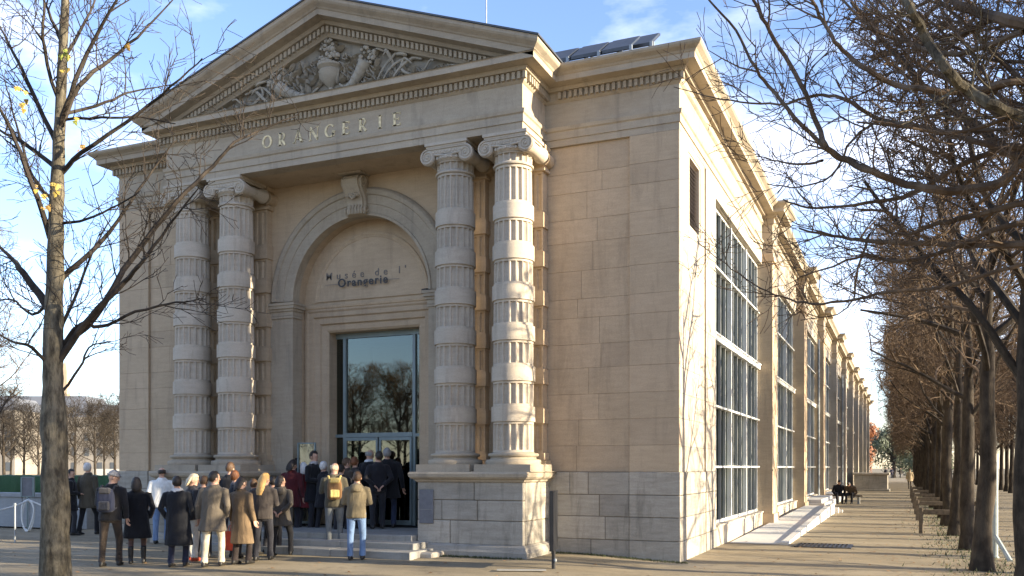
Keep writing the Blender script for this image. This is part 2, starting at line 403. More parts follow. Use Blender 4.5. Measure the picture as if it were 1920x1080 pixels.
# ---- central wall with arched opening -----------------------------------------------
AR, AZ = 1.82, 5.73
def arch_pts(r, n=28): return [(CX+r*cos(pi-pi*i/n), AZ+r*sin(pi-pi*i/n)) for i in range(n+1)]
def arch_wall(mb, y, x0, x1, z0, z1, r, depth):
    a = arch_pts(r); xl, xr = CX-r, CX+r
    mb.poly([(x0, y, z0), (xl, y, z0), (xl, y, AZ), (x0, y, AZ)]); mb.poly([(xr, y, z0), (x1, y, z0), (x1, y, AZ), (xr, y, AZ)])
    def out(px, pz):          # radial projection on to the rectangle
        dx, dz = px-CX, pz-AZ; t = 1e9
        if dx > 1e-6: t = min(t, (x1-CX)/dx)
        if dx < -1e-6: t = min(t, (x0-CX)/dx)
        if dz > 1e-6: t = min(t, (z1-AZ)/dz)
        return (CX+dx*t, y, AZ+dz*t)
    for (p, q) in zip(a, a[1:]):
        P, Q = out(*p), out(*q); pts = [(p[0], y, p[1]), (q[0], y, q[1]), Q]
        if abs(P[0]-Q[0]) > 1e-6 and abs(P[2]-Q[2]) > 1e-6: pts.append((x0 if P[0] < CX else x1, y, z1))
        pts.append(P); mb.poly(pts)
    path = [(xl, z0)]+a+[(xr, z0)]
    for p, q in zip(path, path[1:]): mb.poly([(p[0], y, p[1]), (p[0], y+depth, p[1]), (q[0], y+depth, q[1]), (q[0], y, q[1])])
mb = MB(); arch_wall(mb, 0.0, XLP, XRP, 0.0, ZA+.05, AR, 0.46)
mb.build('portico_wall', M['stone'], museum)
# archivolt mouldings
def arc_band(mb, prof, n=36):        # prof = [(r, y)...] swept round the arch
    rings = []
    for i in range(n+1):
        t = pi-pi*i/n; rings.append([(CX+r*cos(t), y, AZ+r*sin(t)) for r, y in prof])
    mb.loft(rings, False, False)
mb = MB(); arc_band(mb, [(1.80, .2), (1.80, -.05), (1.86, -.06), (1.87, -.035), (2.05, -.04), (2.06, -.06), (2.25, -.065), (2.27, -.10), (2.36, -.11), (2.40, -.085), (2.44, -.02), (2.44, .05)])
mb.build('archivolt', M['stone_grey'], museum, True)
for s in (-1, 1):
    x0, x1 = sorted((CX+s*1.80, CX+s*2.48))
    mb = MB(); mb.box(x0, x1, -.05, .3, 0.5, 5.40)
    for i, (e, z0, z1) in enumerate(((.03, 5.34, 5.39), (.02, 5.40, 5.50), (.05, 5.50, 5.56), (.09, 5.56, 5.63), (.11, 5.63, 5.69))):
        mb.box(x0-e, x1+e, -.05-e, .3+.001*i, z0, z1)
    mb.build('impost_pier', M['stone_grey'], museum)
# keystone console with scrolls
mb = MB()
kp = [(-.02, 7.50), (-.17, 7.53), (-.20, 7.62), (-.15, 7.72), (-.17, 7.86), (-.27, 8.0), (-.36, 8.14), (-.38, 8.26), (-.31, 8.35), (-.02, 8.38)]
for (h, e) in ((.19, 0.0), (.25, -.03)):
    ring = []
    pts = [(y+(-e if y < -.05 else 0), z) for y, z in kp]
    if h == .19: mb.loft([[(CX-h, y-.02, z) for y, z in pts], [(CX+h, y-.02, z) for y, z in pts]])
    else:
        for s in (-1, 1): mb.loft([[(CX+s*.19, y, z) for y, z in pts], [(CX+s*h, y, z) for y, z in pts]])
for s in (-1, 1):
    for (yy, z0, r0) in ((-.24, 8.22, .14), (-.115, 7.62, .085)):
        pts = []; rr = []
        for i in range(26):
            a = i*.55; r = r0*(1-i/27); pts.append((CX+s*.255, yy+r*cos(a)*.95, z0+r*sin(a))); rr.append(.022*(1-i/40))
        mb.tube(pts, rr, 5)
mb.box(CX-.29, CX+.29, -.42, 0, 8.38, 8.419)
for i in range(5): mb.sphere((CX-.12+.06*i, -.25, 7.93+.02*(i % 2)), .045, .06, .05, 8, 5)
mb.tube([(CX-.14, -.22, 8.0), (CX, -.30, 7.84), (CX+.14, -.22, 8.0)], .035, 6)
for x in (-.12, -.04, .04, .12): mb.tube([(CX+x, -.20, 7.54), (CX+x, -.225, 7.63), (CX+x, -.185, 7.74)], .026, 5)
mb.build('keystone', M['stone_grey'], museum, True)

# recessed tympanum, lintel and door surround (y = YR)
YR = 0.45; DX0, DX1, DZ = CX-1.22, CX+1.22, 5.04
mb = MB()
a = arch_pts(AR-.001)
mb.poly([(x, YR, z) for x, z in a][::-1])
mb.box(CX-AR, DX0-.55, YR, YR+.2, .5, AZ); mb.box(DX1+.55, CX+AR, YR, YR+.2, .5, AZ); mb.box(DX0-.56, DX1+.56, YR+.001, YR+.2, DZ+.40, AZ-.002)
mb.build('tympanum_wall', M['stone'], museum)
mb = MB()
for prof in ([(1.56, YR+.002), (1.55, YR-.03), (1.50, YR-.035), (1.47, YR-.012), (1.44, YR-.012), (1.43, YR+.002)],): arc_band(mb, prof)
mb.box(CX-1.56, CX+1.56, YR-.03, YR+.01, AZ+.02, AZ+.07)
mb.build('tympanum_moulding', M['stone'], museum, True)
mb = MB(); sweep(mb, [(CX-AR, YR), (CX+AR, YR)], [(0, 5.50), (.02, 5.52), (.03, 5.56), (.07, 5.60), (.08, 5.645), (0, 5.66)])
mb.build('lintel_moulding', M['stone'], museum)
# door surround: stepped architrave running up, over and down
mb = MB()
prof = [(.56, YR+.01), (.56, YR-.045), (.50, YR-.05), (.46, YR-.02), (.36, YR-.02), (.33, YR+.02), (.20, YR+.03), (.17, YR+.08), (.05, YR+.09), (.0, YR+.13), (.0, .92)]
path = [(DX0, .5), (DX0, DZ), (DX1, DZ), (DX1, .5)]; dirs = [(-1, 0), (-1, 1), (1, 1), (1, 0)]
rings = [[(px+dx*o, y, pz+dz*o) for o, y in prof] for (px, pz), (dx, dz) in zip(path, dirs)]
mb.loft(rings, False, False); mb.build('door_surround', M['stone'], museum)
# glazed entrance
YG = .90
mb = MB(); e = .05
xm0, xm1 = CX-.97, CX+.93
mb.box(DX0-.12, DX1+.12, YG-.05, YG+.05, DZ-.12, DZ+.05); mb.box(DX0-.12, DX0-.05, YG-.05, YG+.05, .5, DZ-.12); mb.box(DX1+.03, DX1+.12, YG-.05, YG+.05, .5, DZ-.12)
dr = mb.build('entrance_door', M['steel'], museum)
for x in (xm0, xm1): MB().box(x-.035, x+.035, YG-.06, YG+.06, .5, DZ-.12).build('mullion', M['steel'], dr)
MB().box(DX0-.05, xm0-.036, YG-.06, YG+.06, 2.56, 2.63).build('glazing_bar', M['steel'], dr)
MB().box(xm0+.036, xm1-.036, YG-.075, YG+.06, 2.56, 2.66).build('glazing_bar', M['steel'], dr)
MB().box(xm1+.036, DX1+.03, YG-.06, YG+.06, 2.56, 2.63).build('glazing_bar', M['steel'], dr)
for (x0, x1, z0, z1) in ((DX0-.05, xm0-.035, 2.63, DZ-.12), (xm0+.035, xm1-.035, 2.66, DZ-.12), (xm1+.035, DX1+.03, 2.63, DZ-.12), (DX0-.05, xm0-.035, .5, 2.56), (xm1+.035, DX1+.03, .5, 2.56)):
    MB().box(x0, x1, YG-.008, YG+.008, z0, z1).build('pane', M['glass'], dr)
for (x0, x1) in ((xm0+.04, CX-.02), (CX+.02, xm1-.04)):
    mb = MB(); mb.box(x0, x0+.05, YG-.1, YG-.05, .51, 2.55); mb.box(x1-.05, x1, YG-.1, YG-.05, .51, 2.55); mb.box(x0+.05, x1-.05, YG-.1, YG-.05, 2.48, 2.55); mb.box(x0+.05, x1-.05, YG-.1, YG-.05, .51, .62)
    mb.build('door_leaf', M['steel'], dr); MB().box(x0+.05, x1-.05, YG-.08, YG-.068, .62, 2.48).build('pane', M['glass'], dr)
mb = MB(); mb.box(DX0-1.5, DX1+1.5, YG+4, YG+4.1, .4, 5.4); mb.box(DX0-1.6, DX0-1.5, YG+.1, YG+4, .4, 5.4); mb.box(DX1+1.5, DX1+1.6, YG+.1, YG+4, .4, 5.4); mb.box(DX0-1.5, DX1+1.5, YG+.1, YG+4, 5.3, 5.4); mb.box(DX0-1.5, DX1+1.5, YG-.1, YG+4, .38, .478)
for x in (DX0-.8, DX0-.12): mb.box(x-.75, x, YG+.06, YG+.1, .4, 5.4)
mb.box(DX1+.12, DX1+1.5, YG+.06, YG+.1, .4, 5.4)
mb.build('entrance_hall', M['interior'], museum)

# ---- columns ----------------------------------------------------------------------------
YC = -.78
def flute_ring(R, z, nf=18, d=.05, c=(0, 0)):
    r = []
    for i in range(nf):
        for q, k in ((0, 0), (.16, 0), (.30, .75), (.56, 1), (.82, .75), (.99, 0)):
            a = 2*pi*(i+q)/nf; r.append((c[0]+(R-d*k)*cos(a), c[1]+(R-d*k)*sin(a), z))
    return r
def col_r(z): 
    t = (z-2.14)/(7.9-2.14); return .41-.045*t*t
BANDS = [2.90+.80*i for i in range(6)]      # centres of the plain drums
def column_meshes():
    mb = MB(); z0 = 2.14
    segs = []
    for c in BANDS: segs.append((z0, c-.15)); z0 = c+.15
    segs.append((z0, 7.80))
    for a, b in segs:
        e = .05
        mb.lathe([(col_r(a), a), (col_r(a), a+e)], n=40, cap=False)
        mb.loft([flute_ring(col_r(a+e), a+e), flute_ring(col_r(b-e), b-e)], True, True)
        mb.lathe([(col_r(b), b-e), (col_r(b), b)], n=40, cap=True); mb.lathe([(col_r(a), a+e-.001), (col_r(a)*.2, a+e-.0015)], n=40, cap=False); mb.lathe([(col_r(b)*.2, b-e+.0015), (col_r(b), b-e+.001)], n=40, cap=False)
    for c in BANDS:
        R = col_r(c)+.032
        mb.lathe([(R-.06, c-.15), (R-.004, c-.15), (R, c-.1475)], n=48, cap=False); mb.lathe([(R, c-.1475), (R, c+.1475)], n=48, cap=False); mb.lathe([(R, c+.1475), (R-.004, c+.15), (R-.06, c+.15)], n=48, cap=False)
    # necking with short flutes
    R = .372
    mb.lathe([(R, 7.80), (R+.03, 7.81), (R+.035, 7.84), (R, 7.87)], n=40, cap=False)
    mb.loft([flute_ring(R, 7.87, 18, .04), flute_ring(R+.01, 8.02, 18, .04)], True, True)
    mb.lathe([(R+.02, 8.02), (R+.03, 8.04), (R+.0, 8.06)], n=40, cap=True)
    shaft = mb.mesh('column', M['stone_pale'], True)
    # base
    mb = MB(); mb.lathe([(.55, 1.90), (.56, 1.93), (.56, 1.97), (.545, 2.0), (.47, 2.01), (.455, 2.04), (.47, 2.065), (.50, 2.07), (.51, 2.10), (.495, 2.125), (.43, 2.135), (.415, 2.15)], n=40)
    mb.box(-.60, .60, -.58, .58, 1.757, 1.905)
    base = mb.mesh('column_base', M['stone_grey'], True)
    # ionic capital
    mb = MB()
    mb.lathe([(.36, 8.03), (.41, 8.06), (.44, 8.11), (.42, 8.16), (.40, 8.18)], n=32)
    for i in range(24):
        a = 2*pi*i/24; mb.sphere((.432*cos(a), .432*sin(a), 8.11), .034, .034, .04, 6, 4)
    zc, rv = 8.145, .165
    for s in (-1, 1):
        cxv = s*.43
        # bolster roll from front to back
        mb.lathe([(rv*.55, -.40), (rv*.98, -.40), (rv*.95, -.34), (rv*.74, -.16), (rv*.68, -.06), (rv*.72, -.04), (rv*.72, .04), (rv*.68, .06), (rv*.74, .16), (rv*.95, .34), (rv*.98, .40), (rv*.55, .40)], (cxv, 0, zc), 24, 'y')
        for f in (-1, 1):
            mb.lathe([(rv*.9, f*.40), (rv*.9, f*.415)], (cxv, 0, zc), 24, 'y')
            pts = []; rr = []
            for i in range(44):
                a = pi/2 - s*i*.36*1.0; r = rv*.93*(1-i/46)**.9
                pts.append((cxv+r*cos(a), f*.418, zc+r*sin(a))); rr.append(.024*(1-i/60))
            mb.tube(pts, rr, 5)
            mb.sphere((cxv, f*.42, zc), .03, .022, .03, 8, 5)
    for f in (-1, 1):
        mb.box(-.43, .43, f*.34, f*.405, 8.19, 8.315)
        mb.box(-.43, .43, f*.34, f*.425, 8.29, 8.318); mb.tube([(-.30, f*.40, 8.18), (0, f*.415, 8.145), (.30, f*.40, 8.18)], .022, 5)
        for i in range(9): mb.sphere((-.30+.075*i, f*.405, 8.235), .028, .02, .036, 6, 4)
    mb.box(-.34, .34, -.34, .34, 8.12, 8.31)
    mb.box(-.45, .45, -.43, .43, 8.32, 8.36); mb.box(-.475, .475, -.455, .455, 8.36, 8.419)
    cap = mb.mesh('capital', M['stone_pale'], True)
    return shaft, base, cap
shaft_me, base_me, cap_me = column_meshes()
COLX = [CX-4.13, CX-2.83, CX+2.83, CX+4.13]
for x in COLX:
    c = link('column', shaft_me, museum); c.location = (x, YC, 0)
    link('column_base', base_me, c); link('capital', cap_me, c)
    # responding pilaster on the wall behind
    mb = MB(); hw = .40; yb, yf = .05, -.20
    def pring(z, d=.035):
        r = [(-hw, yb, z), (-hw, yf, z)]; nf = 5; w = 2*hw/nf
        for i in range(nf):
            x0 = -hw+w*i
            for q, k in ((.2, 0), (.32, .8), (.5, 1), (.68, .8), (.8, 0)): r.append((x0+w*q, yf+d*k, z))
        r += [(hw, yf, z), (hw, yb, z)]; return r
    z0 = 2.14; segs = []
    for cc in BANDS: segs.append((z0, cc-.15)); z0 = cc+.15
    segs.append((z0, 7.90))
    for a, b in segs: mb.loft([pring(a+.05), pring(b-.05)]); mb.box(-hw, hw, yf, yb, a, a+.049); mb.box(-hw, hw, yf, yb, b-.049, b)
    for cc in BANDS: mb.box(-hw-.035, hw+.035, yf-.045, yb, cc-.15, cc+.15)
    mb.box(-hw-.12, hw+.12, yf-.10, yb, 1.757, 1.90); mb.box(-hw-.09, hw+.09, yf-.08, yb, 1.90, 1.99); mb.box(-hw-.05, hw+.05, yf-.05, yb, 2.0, 2.14)
    mb.box(-hw-.06, hw+.06, yf-.06, yb, 7.90, 7.95); mb.box(-hw-.04, hw+.04, yf-.02, yb, 7.95, 8.32); mb.box(-hw-.08, hw+.08, yf-.08, yb, 8.32, 8.415)
    for s in (-1, 1): mb.lathe([(.06, -.27), (.15, -.27), (.13, -.1), (.15, .02)], (s*.43, 0, 8.145), 18, 'y')
    p = mb.build('pilaster', M['stone'], museum); p.location = (x, 0, 0)

# ---- pedestals ---------------------------------------------------------------------------
for s in (-1, 1):
    xo, xi = CX+s*4.60, CX+s*2.28
    lo, hi = min(xo, xi), max(xo, xi); yf = -1.40
    mb = MB(); mb.box(lo+.02, hi-.02, yf+.02, .3, 0.0, 1.62)
    p = mb.build('pedestal', M['jointdark'], museum)
    path = [(lo, .3), (lo, yf), (hi, yf), (hi, .3)]
    mb = MB(); sweep(mb, path, [(0, 1.55), (.03, 1.57), (.04, 1.60), (.10, 1.625), (.13, 1.66), (.14, 1.72), (.12, 1.757)], capends=False)
    mb.add([(lo-.12, .3, 1.757), (lo-.12, yf-.12, 1.757), (hi+.12, yf-.12, 1.757), (hi+.12, .3, 1.757)], [(0, 1, 2, 3)])
    mb.build('cap_moulding', M['stone_grey'], p)
    mb = MB(); sweep(mb, path, [(.12, -.02), (.12, .20), (.09, .24), (.07, .30), (.0, .34)], capends=False); mb.build('base_moulding', M['plinth'], p)
    fx = [[.32], [.38, ], [.52], ] if s > 0 else None
    ashlar(p, 'f', lo, hi, yf, [.33, .80, 1.20, 1.56], 1.1, M['plinth'], .014, .01, .12, .008, fixed=[[.32], [.24, .58], [.55]] if s > 0 else None)
    ashlar(p, 'r', yf+.13, .0, hi, [.33, .80, 1.56], .75, M['plinth'], .014, .01, .12, .006)
    # continuous sub-plinth under both columns
    mb = MB(); mb.box(CX+s*4.13-.64, CX+s*4.13+.64, YC-.62, .2, 1.757, 1.768); mb.build('bedding_slab', M['stone_grey'], p)
MB().box(CX-4.62, CX-4.60+.01, -1.39, .0, .33, 1.55).build('pedestal_side', M['plinth'], museum)

# ---- entablature ---------------------------------------------------------------------------
EP = [(-.32, ZA), (0, ZA), (0, 8.56), (.022, 8.562), (.022, 8.71), (.05, 8.735), (.065, 8.80), (0, 8.815), (0, 9.30), (.02, 9.315), (.05, 9.345), (.05, 9.50), (.13, 9.51), (.165, 9.565), (.165, 9.58), (.38, 9.59), (.38, 9.70), (.40, 9.715), (-.5, 9.72)]
SIM = [(.36, 9.705), (.40, 9.715), (.42, 9.745), (.50, 9.80), (.525, 9.835), (.525, 9.88), (-.5, 9.905)]
path = [(XL, YEND), (XL, 0), (XLP, 0), (XLP, YP), (XRP, YP), (XRP, 0), (0, 0)]
for y in PIL: path += [(0, y), (PQ, y), (PQ, y+PW), (0, y+PW)]
path += [(0, YEND)]
mb = MB(); sweep(mb, path, EP); ent = mb.build('entablature', M['stone_grey'], museum)
mb = MB(); sweep(mb, path, SIM, skip=(3,)); mb.build('cornice_sima', M['stone_grey'], ent)
mb = MB(); mb.box(XLP+.01, XRP-.01, YP+.01, .01, ZA+.002, ZA+.15); mb.build('soffit', M['stone'], ent)
mb = MB()
def dentils(x0, x1, y, o=.05, w=.062, sp=.112, z0=9.36, z1=9.492):
    n = int((x1-x0)/sp)
    for i in range(n+1):
        x = x0+(x1-x0)*i/n; mb.box(x-w/2, x+w/2, y-o-.065, y-o+.01, z0, z1)
dentils(XLP-.08, XRP+.08, YP); dentils(XRP+.35, .08, 0); dentils(XL-.08, XLP-.35, 0)
for x in (XRP,): 
    for i in range(10): mb.box(x+.04, x+.115, -1.12+i*.112, -1.12+i*.112+.062, 9.36, 9.492)
mb.build('dentils', M['stone_grey'], ent, kind='stuff')

# ---- pediment ---------------------------------------------------------------------------------
APX, MS = 11.68, 0.358
RP = [(-1.2, .02), (.535, .02), (.525, 0), (.525, -.045), (.50, -.085), (.42, -.155), (.40, -.185), (.38, -.195), (.38, -.315), (.165, -.33), (.165, -.345), (.13, -.40), (.05, -.41), (.05, -.57), (.02, -.60), (0, -.63), (-.13, -.64)]
mb = MB()
for s in (-1, 1):
    rings = []
    for end in (0, 1):
        r = []
        for o, t in RP:
            dx = 0 if end else HWP+max(o, 0)
            r.append((CX+s*dx, YP-o, APX-MS*dx+t))
        rings.append(r)
    if s > 0: rings = rings[::-1]
    mb.loft(rings, False, False)
ped = mb.build('pediment', M['stone_grey'], museum)
mb = MB(); zb = 9.70; hw = (APX-.60-zb)/MS
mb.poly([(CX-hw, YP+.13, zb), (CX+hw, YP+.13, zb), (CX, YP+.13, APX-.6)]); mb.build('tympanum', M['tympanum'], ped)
mb = MB(); mb.poly([(CX-HWP-.42, YP-.40, 9.722), (CX+HWP+.42, YP-.40, 9.722), (CX+HWP+.42, YP+.3, 9.74), (CX-HWP-.42, YP+.3, 9.74)]); mb.build('cornice_ledge', M['stone_grey'], ped)
mb = MB()
for s in (-1, 1):
    n = 40
    for i in range(n):
        d = .06+(4.3-.06)*i/(n-1); w = .031; vs = []
        for yy in (YP-.115, YP-.04):
            for tt in (-.43, -.555):
                for q in (-w, w): vs.append((CX+s*(d+q), yy, APX-MS*(d+q)+tt))
        mb.add(vs, [(0,1,3,2), (4,6,7,5), (0,4,5,1), (2,3,7,6), (0,2,6,4), (1,5,7,3)])
mb.build('dentils', M['stone_grey'], ped, kind='stuff')
# carved relief: vase of fruit between two horns of plenty with ribbons
mb = MB(); YT = YP+.13; rr = random.Random(9)
def P3(u, v, d=0):
    u *= 1.36; v = 9.75+(v-9.76)*1.2
    return (CX+u, YT-d*1.15, min(v, APX-.67-MS*abs(u)))
def fruit(u, v, n, sp, r0, dep=.10):
    for i in range(n):
        a, q = rr.uniform(0, 2*pi), sqrt(rr.random())*sp; r = r0*rr.uniform(.7, 1.25)
        mb.sphere(P3(u+q*cos(a), v+q*sin(a)*.8, dep*rr.uniform(.5, 1.1)), r, r*.9, r, 8, 5)
def leaf3(u, v, ang, ln, w, d=.07):
    c, s_ = cos(ang), sin(ang)
    mid = [P3(u+c*ln*t, v+s_*ln*t, d+.05*sin(pi*t)) for t in (0, .35, .7, 1)]
    ws = [.25, 1, .75, .05]
    a = [P3(u+c*ln*t-s_*w*k, v+s_*ln*t+c*w*k, d*.35) for t, k in zip((0, .35, .7, 1), ws)]
    b = [P3(u+c*ln*t+s_*w*k, v+s_*ln*t-c*w*k, d*.35) for t, k in zip((0, .35, .7, 1), ws)]
    mb.loft([a, mid, b], False, False)
def ribbon(pts, w=.06, d=.08):
    m_ = []
    P_ = [Vector(p) for p in pts]
    for i in range(len(P_)-1):
        p0 = P_[max(i-1, 0)]; p1 = P_[i]; p2 = P_[i+1]; p3 = P_[min(i+2, len(P_)-1)]
        for k in range(6):
            t = k/6; m_.append(.5*((2*p1)+(p2-p0)*t+(2*p0-5*p1+4*p2-p3)*t*t+(3*p1-p0-3*p2+p3)*t**3))
    m_.append(P_[-1]); n = len(m_)
    mb.tube([P3(p.x, p.y, d+.04*sin(i*.5)) for i, p in enumerate(m_)], [w*(.6+.5*sin(pi*min(1, (i+1)/n))) for i in range(n)], 6)
mb.lathe([(.12, 9.75), (.15, 9.79), (.06, 9.90), (.06, 10.0), (.14, 10.08), (.24, 10.2), (.27, 10.34), (.24, 10.37), (.30, 10.43), (.30, 10.47)], (CX, YT, 0), 18)
for i in range(9):
    a = -1.35+i*.3375; mb.tube([P3(.06*sin(a), 10.02, .08*cos(a)), P3(.19*sin(a), 10.12, .19*cos(a)*.7), P3(.225*sin(a), 10.27, .21*cos(a)*.7)], .02, 5)
fruit(0, 10.46, 34, .21, .05, .14); fruit(0, 10.66, 18, .13, .045, .12); fruit(0, 10.80, 7, .06, .035, .10)
for k in range(16): leaf3(rr.uniform(-.2, .2), 10.45+rr.uniform(0, .3), rr.uniform(-.2, 3.3), .17, .035, .10)
for s in (-1, 1):
    horn = [(.05, 9.84), (.22, 9.83), (.42, 9.92), (.56, 10.08), (.68, 10.27)] if s > 0 else [(.05, 9.86), (.30, 9.83), (.55, 9.89), (.76, 9.98), (.95, 10.12)]
    pts = [P3(s*u, v, .08) for u, v in horn]; hr = [.03, .05, .08, .115, .15]; mb.tube(pts, hr, 12)
    for k in range(4):
        for t in (0, .5):
            q = Vector(pts[k]).lerp(Vector(pts[k+1]), t); r_ = hr[k]+(hr[k+1]-hr[k])*t; d_ = (Vector(pts[k+1])-Vector(pts[k])).normalized()
            u_ = Vector((0, -1, 0)); w_ = d_.cross(u_); mb.tube([q+(u_*cos(z_)+w_*sin(z_))*r_*1.03 for z_ in [2*pi*i/12 for i in range(13)]], .014, 4)
    eu, ev = horn[-1]; fruit(s*(eu+.04), ev+.10, 30, .17, .042, .13)
    for k in range(18): leaf3(s*(eu+rr.uniform(-.12, .12)), ev+.1+rr.uniform(-.05, .1), rr.uniform(-.3, pi+.3), .19, .038)
    for k in range(40): leaf3(s*rr.uniform(.1, .85), 10.0+rr.uniform(0, .42), rr.uniform(.2, 2.9), .17, .036)
    for k in range(95):
        u = rr.uniform(.30, 2.45); leaf3(s*u, 9.76+rr.uniform(0, .42)*(1-u/2.7), (pi/2)+rr.uniform(-1.3, 1.3), .19-.03*u, .032)
    for u in (.45, .85, 1.2, 1.55, 1.9): fruit(s*u, 9.80, 8, .10, .03, .07)
    ribbon([(s*.9, 9.92), (s*1.12, 10.22), (s*1.25, 10.42), (s*1.40, 10.34), (s*1.30, 10.08), (s*1.46, 9.90), (s*1.70, 9.96), (s*1.88, 10.14)], .032)
    ribbon([(s*1.0, 9.9), (s*1.22, 10.14), (s*1.36, 10.2), (s*1.50, 10.08)], .028); ribbon([(s*.2, 9.98), (s*.33, 9.82), (s*.15, 9.77), (s*.09, 9.88)], .026)
    ribbon([(s*1.15, 9.85), (s*1.40, 10.12), (s*1.66, 10.28)], .034); ribbon([(s*1.5, 9.82), (s*1.85, 9.85), (s*2.2, 9.97), (s*2.3, 9.90)], .024); ribbon([(s*1.75, 9.80), (s*2.05, 9.90), (s*2.1, 10.02)], .024)
    ribbon([(s*1.02, 10.50), (s*1.12, 10.27), (s*1.20, 10.0)], .034); ribbon([(s*.86, 10.45), (s*.98, 10.55), (s*1.08, 10.42), (s*1.0, 10.30)], .022)
    for (u, v, r) in ((.60, 9.84, .07), (1.3, 9.84, .06), (.30, 10.44, .065), (1.62, 9.86, .05), (1.95, 9.84, .045)):
        for k in range(7):
            a = 2*pi*k/7; mb.sphere(P3(s*u+r*.65*cos(a), v+r*.65*sin(a), .07), r*.42, .05, r*.42, 6, 4)
        mb.sphere(P3(s*u, v, .10), r*.35, .05, r*.35, 6, 4)
mb.build('relief', M['relief'], ped, True, 'weathered carving of a fruit vase, horns of plenty and ribbons')

# gilt lettering on the frieze: serif capitals drawn with strokes
def seg(mb, p, q, w, y, th=.012):
    p, q = Vector((p[0], 0, p[1])), Vector((q[0], 0, q[1])); d = (q-p).normalized(); n = Vector((d.z, 0, -d.x))*w/2
    a = [p-n, p+n, q+n, q-n]
    f = [(v.x, y-th, v.z) for v in a]; b = [(v.x, y, v.z) for v in a]
    mb.add(f+b, [(0,1,2,3), (0,4,5,1), (1,5,6,2), (2,6,7,3), (3,7,4,0)])
def arcw(mb, c, rx, rz, a0, a1, y, wmax, wmin, n=14):
    for i in range(n):
        t0, t1 = a0+(a1-a0)*i/n, a0+(a1-a0)*(i+1)/n; w = wmin+(wmax-wmin)*abs(cos((t0+t1)/2))
        seg(mb, (c[0]+rx*cos(t0), c[1]+rz*sin(t0)), (c[0]+rx*cos(t1), c[1]+rz*sin(t1)), w, y)
def glyph(mb, ch, x, z, h, y):
    T, t = .20*h, .075*h
    if ch == 'O': arcw(mb, (x, z+h/2), .40*h, .47*h, 0, 2*pi, y, T, t, 20); return
    if ch == 'G':
        arcw(mb, (x, z+h/2), .40*h, .47*h, .7, 2*pi-.5, y, T, t, 18); seg(mb, (x+.34*h, z+.04*h), (x+.34*h, z+.42*h), T, y); seg(mb, (x+.18*h, z+.42*h), (x+.5*h, z+.42*h), t, y); return
    if ch == 'A':
        seg(mb, (x-.36*h, z), (x, z+h), t, y); seg(mb, (x+.36*h, z), (x-.02*h, z+h), T, y); seg(mb, (x-.24*h, z+.33*h), (x+.24*h, z+.33*h), t, y)
        for q in (-.36, .36): seg(mb, (x+(q-.13)*h, z+t/2), (x+(q+.13)*h, z+t/2), t, y)
        return
    if ch == 'N':
        seg(mb, (x-.34*h, z), (x-.34*h, z+h), t, y); seg(mb, (x+.34*h, z), (x+.34*h, z+h), t, y); seg(mb, (x-.34*h, z+h), (x+.34*h, z), T, y)
        for q, zz in ((-.34, 0), (.34, 1)): seg(mb, (x+(q-.13)*h, z+zz*h), (x+(q+.13)*h, z+zz*h), t, y)
        return
    xs = x if ch == 'I' else x-.24*h
    seg(mb, (xs, z), (xs, z+h), T, y)
    for zz in (t/2, h-t/2): seg(mb, (xs-.17*h, z+zz), (xs+.17*h, z+zz), t, y)
    if ch == 'E':
        for zz, l in ((t/2, .5), (h*.5, .38), (h-t/2, .48)): seg(mb, (xs, z+zz), (xs+l*h, z+zz), t, y)
        seg(mb, (xs+.5*h, z), (xs+.5*h, z+.2*h), t, y); seg(mb, (xs+.48*h, z+h), (xs+.48*h, z+.82*h), t, y); seg(mb, (xs+.38*h, z+.4*h), (xs+.38*h, z+.6*h), t, y)
    if ch == 'R':
        arcw(mb, (xs+.2*h, z+.74*h), .22*h, .24*h, -pi/2, pi/2, y, T*.9, t, 10); seg(mb, (xs, z+h-t/2), (xs+.2*h, z+h-t/2), t, y); seg(mb, (xs, z+.5*h), (xs+.2*h, z+.5*h), t, y); seg(mb, (xs+.15*h, z+.5*h), (xs+.5*h, z), T*.9, y)
for i, ch in enumerate('ORANGERIE'):
    mb = MB(); glyph(mb, ch, -8.90+i*.414, 8.90, .27, YP-.001); mb.build('gilt_letter', M['gold'], ent)

def text_mesh(txt, size, spacing, ext):
    cu = bpy.data.curves.new('lettering', 'FONT'); cu.body = txt; cu.size = size; cu.space_character = spacing; cu.extrude = ext; cu.offset = .0045 if txt[0] == 'O' else .001; cu.align_x = 'CENTER'
    o = bpy.data.objects.new('lettering_source', cu); C.objects.link(o)
    dg = bpy.context.evaluated_depsgraph_get(); me = bpy.data.meshes.new_from_object(o.evaluated_get(dg)); bpy.data.objects.remove(o); return me
for txt, size, sp, mat, x, y, z in (("Mus\u00e9e de l'", .24, 1.9, 'inkgrey', -7.43, YR-.006, 6.26), ('Orangerie', .27, 1.22, 'inkdark', -7.47, YR-.06, 6.06)):
    me = text_mesh(txt, size, sp, .006); me.materials.clear(); me.materials.append(M[mat])
    o = link('lettering', me, museum); o.rotation_euler = (pi/2, 0, 0); o.location = (x, y, z)
if True:   # rod that carries the second line off the wall
    MB().box(-8.5, -6.5, YR-.052, YR-.046, 6.13, 6.138).build('letter_rail', M['inkgrey'], museum)

